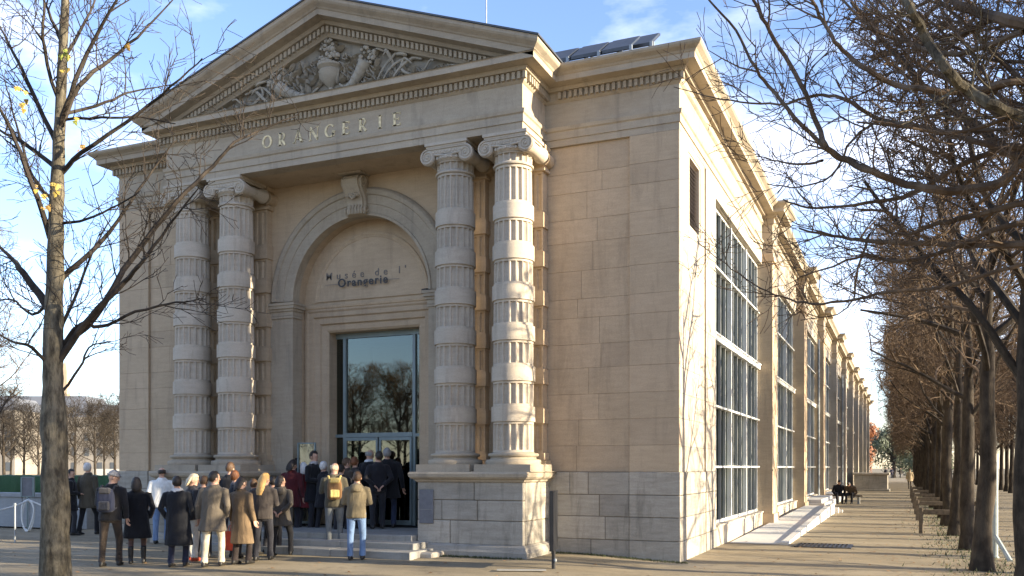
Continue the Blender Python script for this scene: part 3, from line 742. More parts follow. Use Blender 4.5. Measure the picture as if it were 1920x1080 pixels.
# ---- roof ----------------------------------------------------------------------------------------
mb = MB()
zt = lambda d: APX+.03-MS*d
for s in (-1, 1):
    e = HWP+.55
    a = [(CX, YP-.55, zt(0)), (CX+s*e, YP-.55, zt(e)), (CX+s*e, 4.0, zt(e)), (CX, 4.0, zt(0))]
    b = [(x, y, z+.035) for x, y, z in a]
    mb.loft([a, b])
RS = .47; e0 = -.45; zr = 9.91
rx0, rx1 = XL-.45, .45; mid = (rx0+rx1)/2; ry = 5.5; top = zr+RS*(ry-e0)
hx = (top-zr)/RS
mb.add([(rx0, e0, zr), (rx1, e0, zr), (rx1-hx, ry, top), (rx0+hx, ry, top), (rx1, YEND, zr), (rx1-hx, YEND, top), (rx0, YEND, zr), (rx0+hx, YEND, top)], [(0,1,2,3), (1,4,5,2), (0,3,7,6), (2,5,7,3)])
rf = mb.build('roof', M['lead'], museum)
# raised skylight flaps on the front slope
for row, (y0, y1, x0, x1, n) in enumerate(((.9, 1.7, -3.3, -1.2, 3), (1.8, 2.6, -3.7, -1.0, 4), (2.7, 3.5, -5.2, -1.2, 5), (3.6, 4.4, -6.2, -1.5, 6))):
    for i in range(n):
        a, b = x0+(x1-x0)*i/n+.05, x0+(x1-x0)*(i+1)/n-.05
        za, zb_ = zr+RS*(y0-e0)+.06, zr+RS*(y1-e0)+.24
        v = [(a, y0, za), (b, y0, za), (b, y1, zb_), (a, y1, zb_)]; v2 = [(x, y, z+.05) for x, y, z in v]
        q = MB().loft([v, v2]).build('skylight', M['zinc'], rf)
        MB().box(b-.01, b+.05, y0-.02, y0+.03, za-.25, za+.06).build('skylight_bracket', M['cast'], rf)
        MB().box(a, b, y0-.012, y0-.002, za-.02, za+.05).build('skylight_edge', M['lead'], rf)
mb = MB(); mb.tube([(-5.3, 2.5, 11.0), (-5.3, 2.5, 13.4)], .018, 6); mb.build('lightning_rod', M['cast'], rf)
# ================================================================ GROUND AND SITE
def gravel():
    m, t, b, o = nodes('sandy_gravel'); p = geo_pos(t)
    a = noise(t, .9, 6, .65, scaled(t, p, (.22, 1, 1))); c = ramp(t, a.outputs[0], [(.30, (.19, .155, .10)), (.5, (.28, .23, .15)), (.70, (.36, .30, .205))]).outputs[0]
    g = noise(t, 55, 3, .8, p); c = mixc(t, .55, c, ramp(t, g.outputs[0], [(.32, (.55,)*3), (.66, (1.25,)*3)]).outputs[0], 'MULTIPLY')
    d = noise(t, 2.2, 6, .75, p, .5); c = mixc(t, ramp(t, d.outputs[0], [(.52, (0,0,0)), (.68, (.6,)*3)]).outputs[0], c, (.15, .122, .08))
    mo = noise(t, 1.1, 5, .7, p); sx = t.nodes.new('ShaderNodeSeparateXYZ'); t.links.new(p, sx.inputs[0])
    t.links.new(c, b.inputs['Base Color']); b.inputs['Roughness'].default_value = .95; b.inputs['Specular IOR Level'].default_value = .15
    bump(t, b, mixc(t, .5, g.outputs[0], noise(t, 14, 5, .7, p).outputs[0]), .5, .02); return m
M['gravel'] = gravel()
def spread(lo, hi, inner0, inner1, step):
    v = [inner0+(inner1-inner0)*i/round((inner1-inner0)/step) for i in range(round((inner1-inner0)/step)+1)]
    q = 2; a = v[0]
    while a > lo: a -= q; v.insert(0, max(a, lo)); q *= 1.7
    q = 2; a = v[-1]
    while a < hi: a += q; v.append(min(a, hi)); q *= 1.7
    return v
xs = spread(-900, 900, -20, 12, .4); ys = spread(-700, 1200, -20, 20, .4)
mb = MB(); rg = random.Random(2)
vs = []
for y in ys:
    for x in xs: vs.append((x, y, gz(x, y)+(rg.uniform(-.006, .006) if -20 < x < 12 and -20 < y < 20 and not (x < .3 and y > -1.3) else 0)))
n = len(xs)
mb.add(vs, [(j*n+i, j*n+i+1, (j+1)*n+i+1, (j+1)*n+i) for j in range(len(ys)-1) for i in range(n-1)])
g = mb.build('ground', M['gravel'], smooth=True); tag(g, 'beige compacted gravel esplanade streaked with tree shadows', kind='structure')

# steps up to the entrance
st = thing('entrance_steps', 'low grey stone steps leading up between the portico pedestals', 'steps', (CX, -2, 0))
for (x0, x1, y0, y1, z0, z1) in ((CX-2.72, CX+2.72, -2.45, -1.0, -.05, .235), (CX-2.55, CX+2.55, -2.02, -1.0, .10, .36), (CX-2.26, CX+2.26, -1.58, .44, .1, .48)):
    w = (x1-x0)/3
    for i in range(3): MB().cbox(x0+w*i+.003, x0+w*(i+1)-.003, y0, y1, z0, z1, .014).build('step', M['step'], st)
# rough footing stone beside the pedestal
ft = MB(); ft.cbox(CX+2.6, CX+2.98, -2.05, -1.54, -.05, .20, .03); tag(ft.build('footing_stone', M['plinth']), 'rough pale footing stone between steps and right pedestal', 'stone')

# plaque on the pedestal
pq = thing('wall_plaque', 'slate grey information plaque fixed to the right pedestal', 'plaque', (CX+2.5, -1.41, 1.1))
MB().cbox(CX+2.34, CX+2.66, -1.425, -1.402, .72, 1.40, .006).build('plate', M['slate'], pq)
MB().box(CX+2.36, CX+2.64, -1.429, -1.426, 1.0, 1.006).build('score_line', M['step'], pq)

# ramp along the side windows
rp = thing('access_ramp', 'pale concrete access ramp rising along the first side window', 'ramp', (.75, 12, 0))
zr_ = lambda y: .01+.43*sm(0, 1, 0)+.43*max(0, min(1, (y-5.0)/14))
mb = MB(); a = [(.10, 5.0, 0), (1.30, 5.0, 0), (1.30, 5.0, .012), (.10, 5.0, .012)]
mb.loft([a, [(.38, 19, 0), (1.30, 19, 0), (1.30, 19, .30), (.38, 19, .30)], [(.38, 21.0, 0), (1.30, 21.0, 0), (1.30, 21.0, .30), (.38, 21.0, .30)]]); 
mb.build('ramp_slab', M['concrete'], rp)
mb = MB(); mb.loft([[(1.302, 4.9, 0), (1.48, 4.9, 0), (1.48, 4.9, .06), (1.302, 4.9, .06)], [(1.302, 19, 0), (1.48, 19, 0), (1.48, 19, .41), (1.302, 19, .41)], [(1.302, 21, 0), (1.48, 21, 0), (1.48, 21, .41), (1.302, 21, .41)]]); mb.build('kerb', M['concrete'], rp)
MB().cbox(.6, 1.62, 21.02, 21.45, 0, .22, .01).build('end_step', M['concrete'], rp); MB().cbox(.6, 1.75, 21.46, 21.9, 0, .12, .01).build('end_step', M['concrete'], rp)
# stone ledges under later windows
for k in (1, 2, 3):
    a, b = edges(k)
    if k == 1: continue
    o = MB(); o.cbox(.06, .95, a+.6, b-.8, 0, .30, .02); o.cbox(.06, .80, a+.8, b-1.0, .302, .46, .02)
    tag(o.build('stone_ledge', M['concrete']), ('low stepped stone ledge behind the two seated people' if k == 2 else 'low stepped stone ledge below the fourth side window'), 'ledge')
# drain grate
gr = thing('floor_grate', 'dark metal drainage grate set flush in the gravel path', 'grate', (2.0, 5.6, 0))
c = ground(1545, 1024)
MB().box(c.x-.62, c.x+.62, c.y-.55, c.y-.50, 0, .022).box(c.x-.62, c.x+.62, c.y+.50, c.y+.55, 0, .022).box(c.x-.62, c.x-.57, c.y-.5, c.y+.5, 0, .022).box(c.x+.57, c.x+.62, c.y-.5, c.y+.5, 0, .022).build('rim', M['black'], gr)
for i in range(12): MB().box(c.x-.54+.095*i, c.x-.54+.095*i+.05, c.y-.5, c.y+.5, .0, .018).build('slat', M['black'], gr)

# stone block further along the path
c = ground(1633, 921)
sb = thing('stone_pedestal', 'large low stone statue base with cap beside the far path', 'pedestal', (c.x, c.y, 0))
MB().cbox(c.x-1.2, c.x+1.2, c.y, c.y+3.2, .16, 1.25, .03).build('dado', M['plinth'], sb)
MB().cbox(c.x-1.35, c.x+1.35, c.y-.15, c.y+3.35, 1.252, 1.42, .04).build('cap', M['stone_pale'], sb)
MB().cbox(c.x-1.35, c.x+1.35, c.y-.15, c.y+3.35, -.05, .158, .03).build('base', M['plinth'], sb)

# black sign board seen edge-on in front of the building
c = ground(1038, 1074); vd = (c-CAM); vd.z = 0; vd.normalize(); sdv = Vector((vd.y, -vd.x, 0))
ax = (vd*.97+sdv*.12).normalized(); ay = Vector((-ax.y, ax.x, 0)); up = Vector((0, 0, 1))
sg = thing('sign_board', 'narrow black free-standing sign board seen edge-on on a long base plate', 'sign', (c.x, c.y, 0))
MB().obox((c.x, c.y, .92), ax, ay, up, .30, .035, .52).build('panel', M['black'], sg)
MB().tube([(c.x, c.y, .02), (c.x, c.y, .42)], .035, 8).build('post', M['black'], sg)
MB().obox((c.x, c.y, .02), sdv, vd, up, .60, .16, .016).build('base_plate', M['black'], sg)
MB().sphere((c.x+sdv.x*.04, c.y+sdv.y*.04-.03, .22), .028, .028, .04).build('clamp', M['cast'], sg)
MB().obox((c.x-sdv.x*.55-vd.x*.35, c.y-sdv.y*.55-vd.y*.35, gz(c.x, c.y)+.012), sdv, vd, up, .42, .07, .008).build('floor_strip', M['step'], sg)

# security camera by the arch
sc = thing('security_camera', 'small dark security camera under the right end of the tympanum', 'camera', (CX+1.7, .2, 5.75))
MB().box(CX+1.66, CX+1.74, .2, .44, 5.80, 5.86).build('bracket', M['cast'], sc)
mb = MB(); mb.obox((CX+1.62, .16, 5.74), Vector((.8, -.6, -.1)).normalized(), Vector((.6, .8, 0)).normalized(), up, .13, .05, .05); mb.build('housing', M['inkdark'], sc)
mb = MB(); mb.lathe([(.035, 0), (.04, .03), (.02, .035)], (CX+1.73, .07, 5.73), 10, 'y'); mb.build('lens', M['black'], sc)

# glass wind screen beside the door
ws = thing('glass_screen', 'small framed glass screen standing left of the entrance door', 'screen', (DX0-.1, .1, .48))
mb = MB(); x0, x1, y_ = DX0-.40, DX0+.10, -.12
mb.box(x0, x0+.035, y_, y_+.05, .48, 2.42); mb.box(x1-.03, x1, y_, y_+.05, .48, 2.42); mb.box(x0+.05, x1-.05, y_, y_+.05, 2.39, 2.42); mb.box(x0+.05, x1-.05, y_, y_+.05, .55, .60)
mb.build('frame', M['steel'], ws); MB().box(x0+.035, x1-.03, y_+.02, y_+.03, .6, 2.39).build('pane', M['clearglass'], ws)

# rope barrier on the left
def stanchion(px, py, label, h=.98):
    c = ground(px, py); o = thing('rope_stanchion', label, 'stanchion', (c.x, c.y, 0), 'rope barrier posts')
    MB().lathe([(.17, 0), (.17, .012), (.15, .025), (.03, .05), (.022, .06)], (c.x, c.y, 0), 20).build('base', M['cast'], o)
    MB().lathe([(.021, .05), (.021, h-.03)], (c.x, c.y, 0), 10).build('post', M['cast'], o)
    MB().lathe([(.03, h-.03), (.035, h), (.02, h+.03)], (c.x, c.y, 0), 12).build('cap', M['cast'], o); return c
s1 = stanchion(28, 1024, 'thin grey rope stanchion left of the foreground tree trunk')
s2 = stanchion(55, 1003, 'thin grey rope stanchion carrying the hanging loop of white rope')
s3 = stanchion(196, 1002, 'thin grey rope stanchion behind the man with a backpack')
sl0 = stanchion(-120, 1030, 'thin grey rope stanchion at the left edge of the view')
def rope(a, b, sag, n=14): return [a.lerp(b, i/n)-Vector((0, 0, sag*4*(i/n)*(1-i/n))) for i in range(n+1)]
T = lambda c, z=.96: Vector((c.x, c.y, z))
for a, b, sg_, lb in ((sl0, s2, .22, 'white barrier rope sagging in from the left edge'), (s2, s3, .28, 'white barrier rope running behind the tree trunk to the queue')):
    tag(MB().tube(rope(T(a), T(b), sg_), .022, 8).build('barrier_rope', M['rope'], smooth=True), lb, 'rope', 'white barrier ropes')
lp = [Vector((s2.x, s2.y, .96))]
e1 = CR
for i in range(1, 25):
    a = 2*pi*i/24; lp.append(Vector((s2.x, s2.y, .96))+e1*(.16*sin(a)*(1+.1*sin(2*a)))+Vector((0, -.04, -.42*(1-cos(a))/1.0)))
mb = MB(); mb.tube(lp, .022, 8); mb.tube([p+e1*.03*sin(i*.5)+Vector((0, -.03, -.02)) for i, p in enumerate(lp)], .02, 8)
tag(mb.build('rope_loop', M['rope'], smooth=True), 'bundle of white rope hung in a loop on a stanchion', 'rope')

# grey parapet and sign on the left
M['greywall'] = stone('grey_wall', (.25, .26, .265), (.32, .33, .335), stain_amt=.3, rand=.05)
pw = thing('parapet_wall', 'low grey stone parapet wall left of the museum', 'wall', (-24, 1.4, 0))
for i in range(9): MB().cbox(-17.1-2.6*(i+1)+.01, -17.1-2.6*i-.01, 1.2, 1.7, -.05, .98, .02).build('wall_panel', M['greywall'], pw)
MB().box(-17.1-23.4, -17.1, 1.15, 1.75, .981, 1.09).build('coping', M['greywall'], pw)
MB().cbox(-40, -17.0, .75, 1.19, -.02, .10, .01).build('footing', M['concrete'], pw)
c = Vector((-17.9, .55, 0))
sn = thing('notice_panel', 'small dark notice in a pale frame on a post beside the parapet', 'sign', (c.x, c.y, 0))
tl = atd(41, 905, 24.4); z1 = tl.z
mb = MB(); bx = ground(52, 1000); 
MB().obox((bx.x, bx.y, 1.30), CR, CF, up, .15, .015, .26).build('panel', M['slate'], sn)
mb = MB()
for s in (-1, 1): mb.obox((bx.x+CR.x*.165*s, bx.y+CR.y*.165*s, 1.30), CR, CF, up, .02, .03, .28)
for s in (-1, 1): mb.obox((bx.x, bx.y, 1.30+.27*s), CR, CF, up, .14, .03, .015)
mb.build('frame', M['steel'], sn); MB().tube([(bx.x, bx.y, 0), (bx.x, bx.y, 1.03)], .03, 8).build('post', M['steel'], sn)

# hedge, lawn and low wall in the distance on the left
def leafy(name, c1, c2):
    m, t, b, o = nodes(name); p = geo_pos(t); n1 = noise(t, 18, 5, .8, p)
    t.links.new(ramp(t, n1.outputs[0], [(.3, c1), (.7, c2)]).outputs[0], b.inputs['Base Color']); b.inputs['Roughness'].default_value = .7
    bump(t, b, n1.outputs[0], 1.0, .1); return m
M['hedge'] = leafy('hedge_green', (.018, .06, .022), (.05, .13, .045))
M['lawn'] = leafy('lawn_green', (.05, .11, .03), (.09, .17, .05))
M['farwall'] = plain('pale_far_wall', (.55, .52, .46), .8)
HD = 60
hp = [atd(x, 876, HD) for x in (-420, 640)]
dv = (hp[1]-hp[0]); dv.z = 0; ln = dv.length; dv.normalize(); nv = Vector((-dv.y, dv.x, 0)); rg = random.Random(4)
mb = MB(); rings = []
nseg = 150
for i in range(nseg+1):
    c = hp[0]+dv*(ln*i/nseg); c.z = 0
    rings.append([c-nv*(.8+rg.uniform(-.06, .06)), c-nv*(.85+rg.uniform(-.08, .08))+Vector((0, 0, .7)), c-nv*(.7+rg.uniform(-.06, .06))+Vector((0, 0, 1.28+rg.uniform(-.05, .05))), c+Vector((0, 0, 1.32+rg.uniform(-.05, .05))), c+nv*.8+Vector((0, 0, 1.25)), c+nv*.8])
mb.loft(rings, False, False); tag(mb.build('clipped_hedge', M['hedge'], smooth=True), 'long dark green clipped hedge behind the queue on the left', 'hedge')
a, b = hp; q = nv*60
mb = MB(); mb.poly([(a+nv*1+Vector((0, 0, -a.z+.02))), (b+nv*1+Vector((0, 0, -b.z+.02))), (b+q+Vector((0, 0, -b.z+.02))), (a+q+Vector((0, 0, -a.z+.02)))])
tag(mb.build('lawn', M['lawn']), 'lawn beyond the hedge', kind='structure')
wl = MB(); c0, c1 = a+nv*70, b+nv*70; c0.z = c1.z = 0
wl.obox((c0+c1)/2+Vector((0, 0, .8)), dv, nv, up, ln*.8, .3, .8); tag(wl.build('terrace_wall', M['farwall']), 'pale sunlit terrace wall far beyond the hedge', 'wall')
# far city blocks and obelisk
M['city'] = plain('city_facade', (.26, .235, .20), .8, 0, .15, .3); M['cityroof'] = plain('city_roof', (.14, .15, .17), .6); M['citywin'] = plain('city_window', (.09, .10, .11), .3)
def city(px, D, w, h, label):
    c = atd(px, 876, D); c.z = 0
    o = thing('city_building', label, 'building', c, 'city blocks far beyond the gardens')
    fx = -CF*7
    MB().obox(c+Vector((0, 0, h/2)), CR, CF, up, w/2, 7, h/2).build('facade', M['city'], o)
    p = [c+CR*(s*w/2)+CF*(t*7)+Vector((0, 0, h)) for s, t in ((-1, -1), (1, -1), (1, 1), (-1, 1))]; q = [c+CR*(s*(w/2-1.5))+CF*(t*5)+Vector((0, 0, h+3)) for s, t in ((-1, -1), (1, -1), (1, 1), (-1, 1))]
    MB().loft([p, q]).build('roof', M['cityroof'], o)
    nx = int(w/3); me = MB().obox((0, 0, 0), CR, CF, up, .55, .1, 1.0).mesh('window', M['citywin'])
    for i in range(nx):
        for k in range(int(h/3.6)):
            wd = link('window', me, o); wd.location = c+CR*(-w/2+(i+.5)*w/nx)+fx+Vector((0, 0, 2+3.6*k))
city(-60, 215, 30, 15, 'cream city block with many windows at the far left behind trees')
city(95, 235, 26, 17, 'cream city block behind the foreground tree trunk far away')
city(235, 225, 22, 14, 'cream city block far away against the museum left edge')
c = atd(122, 876, 240); c.z = 0
ob = MB(); ob.loft([[c+CR*(s*r)+CF*(t*r)+Vector((0, 0, z)) for s, t in ((-1, -1), (1, -1), (1, 1), (-1, 1))] for r, z in ((1.5, 0), (1.5, 5), (1.2, 5.2), (.85, 27.5), (.05, 30))])
tag(ob.build('obelisk', M['stone']), 'tall tapering stone obelisk far away right of the tree trunk', 'obelisk')

# rails, post, planting on the right
def rail(y, label, x0=4.45, x1=6.3, h=.72):
    o = thing('wooden_rail', label, 'fence', (x0, y, 0), 'wooden rails around the tree strip')
    for x in (x0, x1): MB().cbox(x-.055, x+.055, y-.055, y+.055, -.05, h, .012).build('post', M['wood'], o)
    MB().cbox(x0+.057, x1-.057, y-.03, y+.03, h-.19, h-.05, .01).build('rail', M['wood'], o)
for y, lb in ((10.4, 'wooden post and rail nearest the viewer on the tree strip'), (17.0, 'second wooden post and rail along the tree strip'), (21.5, 'third wooden post and rail along the tree strip'), (27.0, 'fourth wooden post and rail along the tree strip'), (34.0, 'fifth wooden post and rail along the tree strip'), (42.0, 'far wooden post and rail near the walker in a pale coat')): rail(y, lb)
c = ground(1866, 1046)
gp = thing('metal_post', 'pale grey metal post with slanted foot brace between two dark trunks', 'post', (c.x, c.y, 0))
MB().lathe([(.075, 0), (.075, .02), (.055, .03), (.055, 1.95), (.03, 2.0)], (c.x, c.y, 0), 12).build('pole', M['paintpost'], gp)
MB().tube([(c.x, c.y, .45), (c.x-CR.x*.1-CF.x*.75, c.y-CR.y*.1-CF.y*.75, .0)], .05, 8).build('brace', M['paintpost'], gp)
M['grass'] = leafy('thin_grass', (.06, .085, .03), (.13, .14, .06))
rg = random.Random(8); mb = MB()
for i in range(5200):
    y = rg.uniform(-2, 50); x = 5.4+rg.gauss(0, .45)
    hgt = rg.uniform(.03, .10); a = rg.uniform(0, 2*pi); w = .012
    mb.add([(x-w*cos(a), y-w*sin(a), 0), (x+w*cos(a), y+w*sin(a), 0), (x+rg.uniform(-.05, .05), y+rg.uniform(-.05, .05), hgt)], [(0, 1, 2)])
for i in range(1500):      # moss and weeds along the foot of the walls
    x = rg.uniform(-5, .2); y = (-1.56 if x < -2.6 else -.06)-abs(rg.gauss(0, .09)); z = gz(x, y); hgt = rg.uniform(.015, .05); a = rg.uniform(0, 2*pi); w = .014
    mb.add([(x-w*cos(a), y-w*sin(a), z-.01), (x+w*cos(a), y+w*sin(a), z-.01), (x+rg.uniform(-.02, .02), y-.02, z+hgt)], [(0, 1, 2)])
tag(mb.build('grass_tufts', M['grass']), 'sparse short grass along the tree strip and wall foot', 'grass', kind='stuff')
# fallen leaves
M['deadleaf'] = plain('dead_leaf', (.24, .13, .05), .8, 0, .5, 3)
mb = MB()
for i in range(2600):
    x, y = (rg.uniform(-16, 9), rg.uniform(-12, 30)) if i % 3 else (5.2+rg.gauss(0, 1.1), rg.uniform(-6, 40))
    if x < .3 and y > -1.6: continue
    z = gz(x, y)+.008; a = rg.uniform(0, 2*pi); s = rg.uniform(.02, .045)
    mb.add([(x+s*cos(a+k*pi/2), y+s*sin(a+k*pi/2), z+rg.uniform(0, .02)) for k in range(4)], [(0, 1, 2, 3)])
tag(mb.build('fallen_leaves', M['deadleaf']), 'small brown fallen leaves scattered on the gravel', 'leaves', kind='stuff')
# ================================================================ TREES
from mathutils import noise as mnoise
def bark(name, c1, c2, sc=7):
    m, t, b, o = nodes(name); p = geo_pos(t)
    n1 = noise(t, sc, 5, .7, scaled(t, p, (1, 1, .3))); n2 = noise(t, 2.5, 4, .6, p)
    c = ramp(t, n1.outputs[0], [(.35, c1), (.62, c2)]).outputs[0]
    c = mixc(t, ramp(t, n2.outputs[0], [(.48, (0,0,0)), (.62, (.5,)*3)]).outputs[0], c, tuple(x*.55 for x in c1))
    t.links.new(c, b.inputs['Base Color']); b.inputs['Roughness'].default_value = .9; b.inputs['Specular IOR Level'].default_value = .2
    bump(t, b, n1.outputs[0], .8, .03); return m
M['bark'] = bark('bark_dark', (.026, .021, .016), (.07, .056, .041))
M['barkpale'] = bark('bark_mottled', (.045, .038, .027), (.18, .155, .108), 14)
M['twig'] = bark('twig_brown', (.08, .055, .036), (.165, .116, .075), 4)
M['twigdark'] = bark('twig_dark', (.026, .021, .017), (.065, .052, .04), 4)
M['twigfar'] = bark('twig_autumn', (.15, .095, .05), (.26, .17, .09), 2)

def perp(d, rnd):
    v = Vector((rnd.gauss(0, 1), rnd.gauss(0, 1), rnd.gauss(0, 1))); v -= d*v.dot(d)
    return v.normalized() if v.length > 1e-6 else d.orthogonal().normalized()
def grow(mb, p, d, Ln, r, lev, cfg, rnd):
    mx = cfg['levels']; n = max(2, int(Ln/cfg['seg'][lev])); st_ = Ln/n; pts = [p.copy()]; ds = [d.copy()]
    d = d.copy(); p = p.copy(); cut = False
    for i in range(n):
        d = (d+perp(d, rnd)*cfg['wob'][lev]+Vector((0, 0, cfg['trop'][lev]))).normalized(); q = p+d*st_
        if cfg.get('inside') and not cfg['inside'](q):
            cut = True
            break
        p = q; pts.append(p.copy()); ds.append(d.copy())
    if len(pts) < 2: return
    e = cfg['taper'][lev]; m = len(pts); mb.mi = (0 if lev <= cfg.get('wood', -1) else 1) if 'wood' in cfg else 0
    mb.tube(pts, [max(cfg['rmin'], r*(1-(1-e)*i/(m-1))) for i in range(m)], cfg['sides'][lev], False)
    if lev >= mx: return
    k = cfg['kids'][lev]; k = max(1, int(k*(m-1)/n*rnd.uniform(.8, 1.2)))
    t0 = cfg['t0'][lev]
    for i in range(k):
        t = t0+(1-t0)*(i+rnd.random())/k; f = t*(m-1); a = min(int(f), m-2); u = f-a
        base = pts[a].lerp(pts[a+1], u); dd = ds[min(a+1, m-1)]
        ang = radians(rnd.uniform(*cfg['ang'][lev])); nd = (dd*cos(ang)+perp(dd, rnd)*sin(ang)).normalized()
        l2 = cfg['len'][lev+1]*rnd.uniform(.65, 1.3)*(1-.35*t); rr_ = min(r*.7, cfg['rad'][lev+1]*rnd.uniform(.75, 1.25))
        grow(mb, base, nd, l2, rr_, lev+1, cfg, rnd)

# ---- clipped row trees: three shapes, copied along the rows ---------------------------------------
def make_row(seed, H=11.6, nl=15, kids=(10, 8, 6), thin=.0048):
    rnd = random.Random(seed)
    def inside(q): return abs(q.x) < 2.35 and abs(q.y) < 2.45 and q.z < H and q.z > 2.5
    cfg = dict(levels=4, seg=[.5, .45, .34, .22, .16], wob=[.08, .16, .20, .24, .28], trop=[.05, .05, .05, .06, .08], taper=[.35, .35, .3, .35, .5], sides=[8, 6, 4, 3, 3],
               kids=[0, *kids, 0], t0=[.3, .22, .2, .15, 0], ang=[(40, 60), (35, 70), (35, 70), (30, 65), (0, 0)], len=[0, 3.6, 1.7, .85, .42], rad=[0, .07, .026, .010, .0055], rmin=thin, inside=inside, wood=1)
    tr = MB(); pts = []; x = y = 0
    for i in range(14):
        t = i/13; z = -.1+t*(H-2.0); pts.append((x, y, z)); x += rnd.uniform(-.035, .035); y += rnd.uniform(-.035, .035)
    rad = [.25, .165, .15, .145, .14, .135, .125, .12, .10, .085, .07, .055, .04, .025]
    tr.tube(pts, rad, 16)
    for i, v in enumerate(tr.v):
        c_ = Vector(pts[i//16]); d_ = Vector(v)-c_; q = mnoise.noise(Vector((v[0]*7+seed, v[1]*7, v[2]*2.6)))*.16+mnoise.noise(Vector((v[0]*20, v[1]*20, v[2]*9+seed)))*.06
        tr.v[i] = tuple(c_+d_*(1+q))
    br = MB()
    for i in range(nl):
        z = 2.9+i*(H-4.7)/nl; hh = H-2.0; k = min(12, int((z+.1)/hh*13)); b = Vector(pts[k]).lerp(Vector(pts[k+1]), ((z+.1)/hh*13)-k)
        a = i*2.4+rnd.uniform(-.4, .4); up_ = rnd.uniform(.35, 1.3)
        grow(br, b, Vector((cos(a), sin(a), up_)).normalized(), 3.7*rnd.uniform(.8, 1.15)*(1 if z < 7 else .7), .062*rnd.uniform(.7, 1.15)*(1 if z < 6 else .7), 1, cfg, rnd)
    return tr.mesh('trunk', M['bark'], True), br.mesh('crown', [M['bark'], M['twig']])
ROW = [make_row(s, 10.6, 16, (11, 8, 6)) for s in (11, 22, 33)]+[make_row(44, 8.4, 6, (7, 6, 4), .0036), make_row(55, 8.0, 7, (8, 7, 5), .0036)]
tr_rnd = random.Random(77)
M['twiggrey'] = bark('twig_greyed', (.07, .06, .05), (.14, .118, .092), 3)
ROWG = []
for a_, b_ in ROW[:3]:
    c_ = b_.copy(); c_.materials.clear(); c_.materials.append(M['bark']); c_.materials.append(M['twiggrey']); ROWG.append((a_, c_))
def row_tree(x, y, k, label, group=None, sc=1.0, rot=None, name='avenue_tree', mats=None):
    o = thing(name, label, 'tree', (x, y, 0), group, True, (tr_rnd.choice((0, pi/2, pi, -pi/2)) if rot is None else rot))
    o.scale = (sc, sc, sc)
    a, b = (ROWG if group and group.startswith('garden') else ROW)[k % 3 if k >= 0 else 2-k]
    t_ = link('trunk', a, o); c_ = link('crown', b, o)
    return o
near_lb = ['dark bare avenue tree whose trunk is cut by the right edge of the picture', 'dark bare avenue tree with flared foot left of the pale metal post', 'dark bare avenue tree beside the nearest wooden rail']
yy = -3.7
for i in range(26):
    ORD = ('fourth', 'fifth', 'sixth', 'seventh', 'eighth', 'ninth', 'tenth', 'eleventh', 'twelfth')
    lb = near_lb[i] if i < 3 else ('bare avenue tree, %s trunk of the front row from the right edge' % ORD[i-3] if i < 12 else 'bare clipped tree far down the front row of the avenue')
    row_tree(5.32+(.16 if i == 0 else 0)+tr_rnd.uniform(-.05, .05), yy, (-1 if i in (1, 3) else -2) if i in (1, 2, 3) else i, lb, 'front row of clipped avenue trees'); yy += 4.5
yy = -.6
for i in range(18):
    row_tree((11.2 if i < 9 else 17.4)+tr_rnd.uniform(-.2, .2), yy+4.6*(i % 9)+(2.1 if i > 8 else 0), -1-i % 2, 'thin bare tree standing right of the front row, near part of the rows', 'thin trees right of the front row')
yy = 42
for i in range(15):
    row_tree(11.2+tr_rnd.uniform(-.1, .1), yy, i+1, 'bare clipped tree in the second row behind the avenue', 'second row of clipped avenue trees'); yy += 4.6
for i in range(12):
    row_tree(24+tr_rnd.uniform(-.3, .3), 30+i*6.5, i, 'bare clipped tree in the third row behind the avenue', 'third row of clipped avenue trees')
# trees further along the esplanade outside the view, whose shadows streak the gravel
for i in range(8): row_tree(11.0+6.5*(i//4)+tr_rnd.uniform(-.1, .1), -5.2-5.0*(i % 4)-1.5*(i//4), i, 'bare clipped tree right of the view, casting shadows across the gravel', 'trees right of the view')
# trees facing the entrance, seen reflected in the door
for i in range(18): row_tree(-42+(i % 9)*4.2+tr_rnd.uniform(-.3, .3), -38-8*(i//9)+tr_rnd.uniform(-1, 1), i, 'bare clipped tree facing the entrance, mirrored in the door glass', 'trees mirrored in the entrance glass', .9)
# clipped trees beyond the hedge at the left
for i, (px, D, s) in enumerate(((-150, 70, .78), (-70, 74, .78), (8, 72, .78), (45, 84, .8), (72, 68, .72), (140, 82, .78), (178, 72, .76), (215, 90, .8), (240, 76, .72), (300, 84, .78), (110, 100, .85), (20, 104, .85), (195, 108, .85))):
    c = atd(px, 876, D)
    row_tree(c.x, c.y, i, 'bare clipped tree in the garden beyond the green hedge', 'garden trees beyond the hedge', s*tr_rnd.uniform(.82, 1.12))
# large bare trees at the left edge
for (px, D, s, lb) in ((-190, 27, 1.0, 'dense bare tree leaning in from the left edge, nearer one'), (-40, 44, .95, 'dense bare tree behind the foreground trunk at the left edge')):
    c = atd(px, 876, D); row_tree(c.x, c.y, 1 if D < 30 else 2, lb, None, s, name='garden_tree')

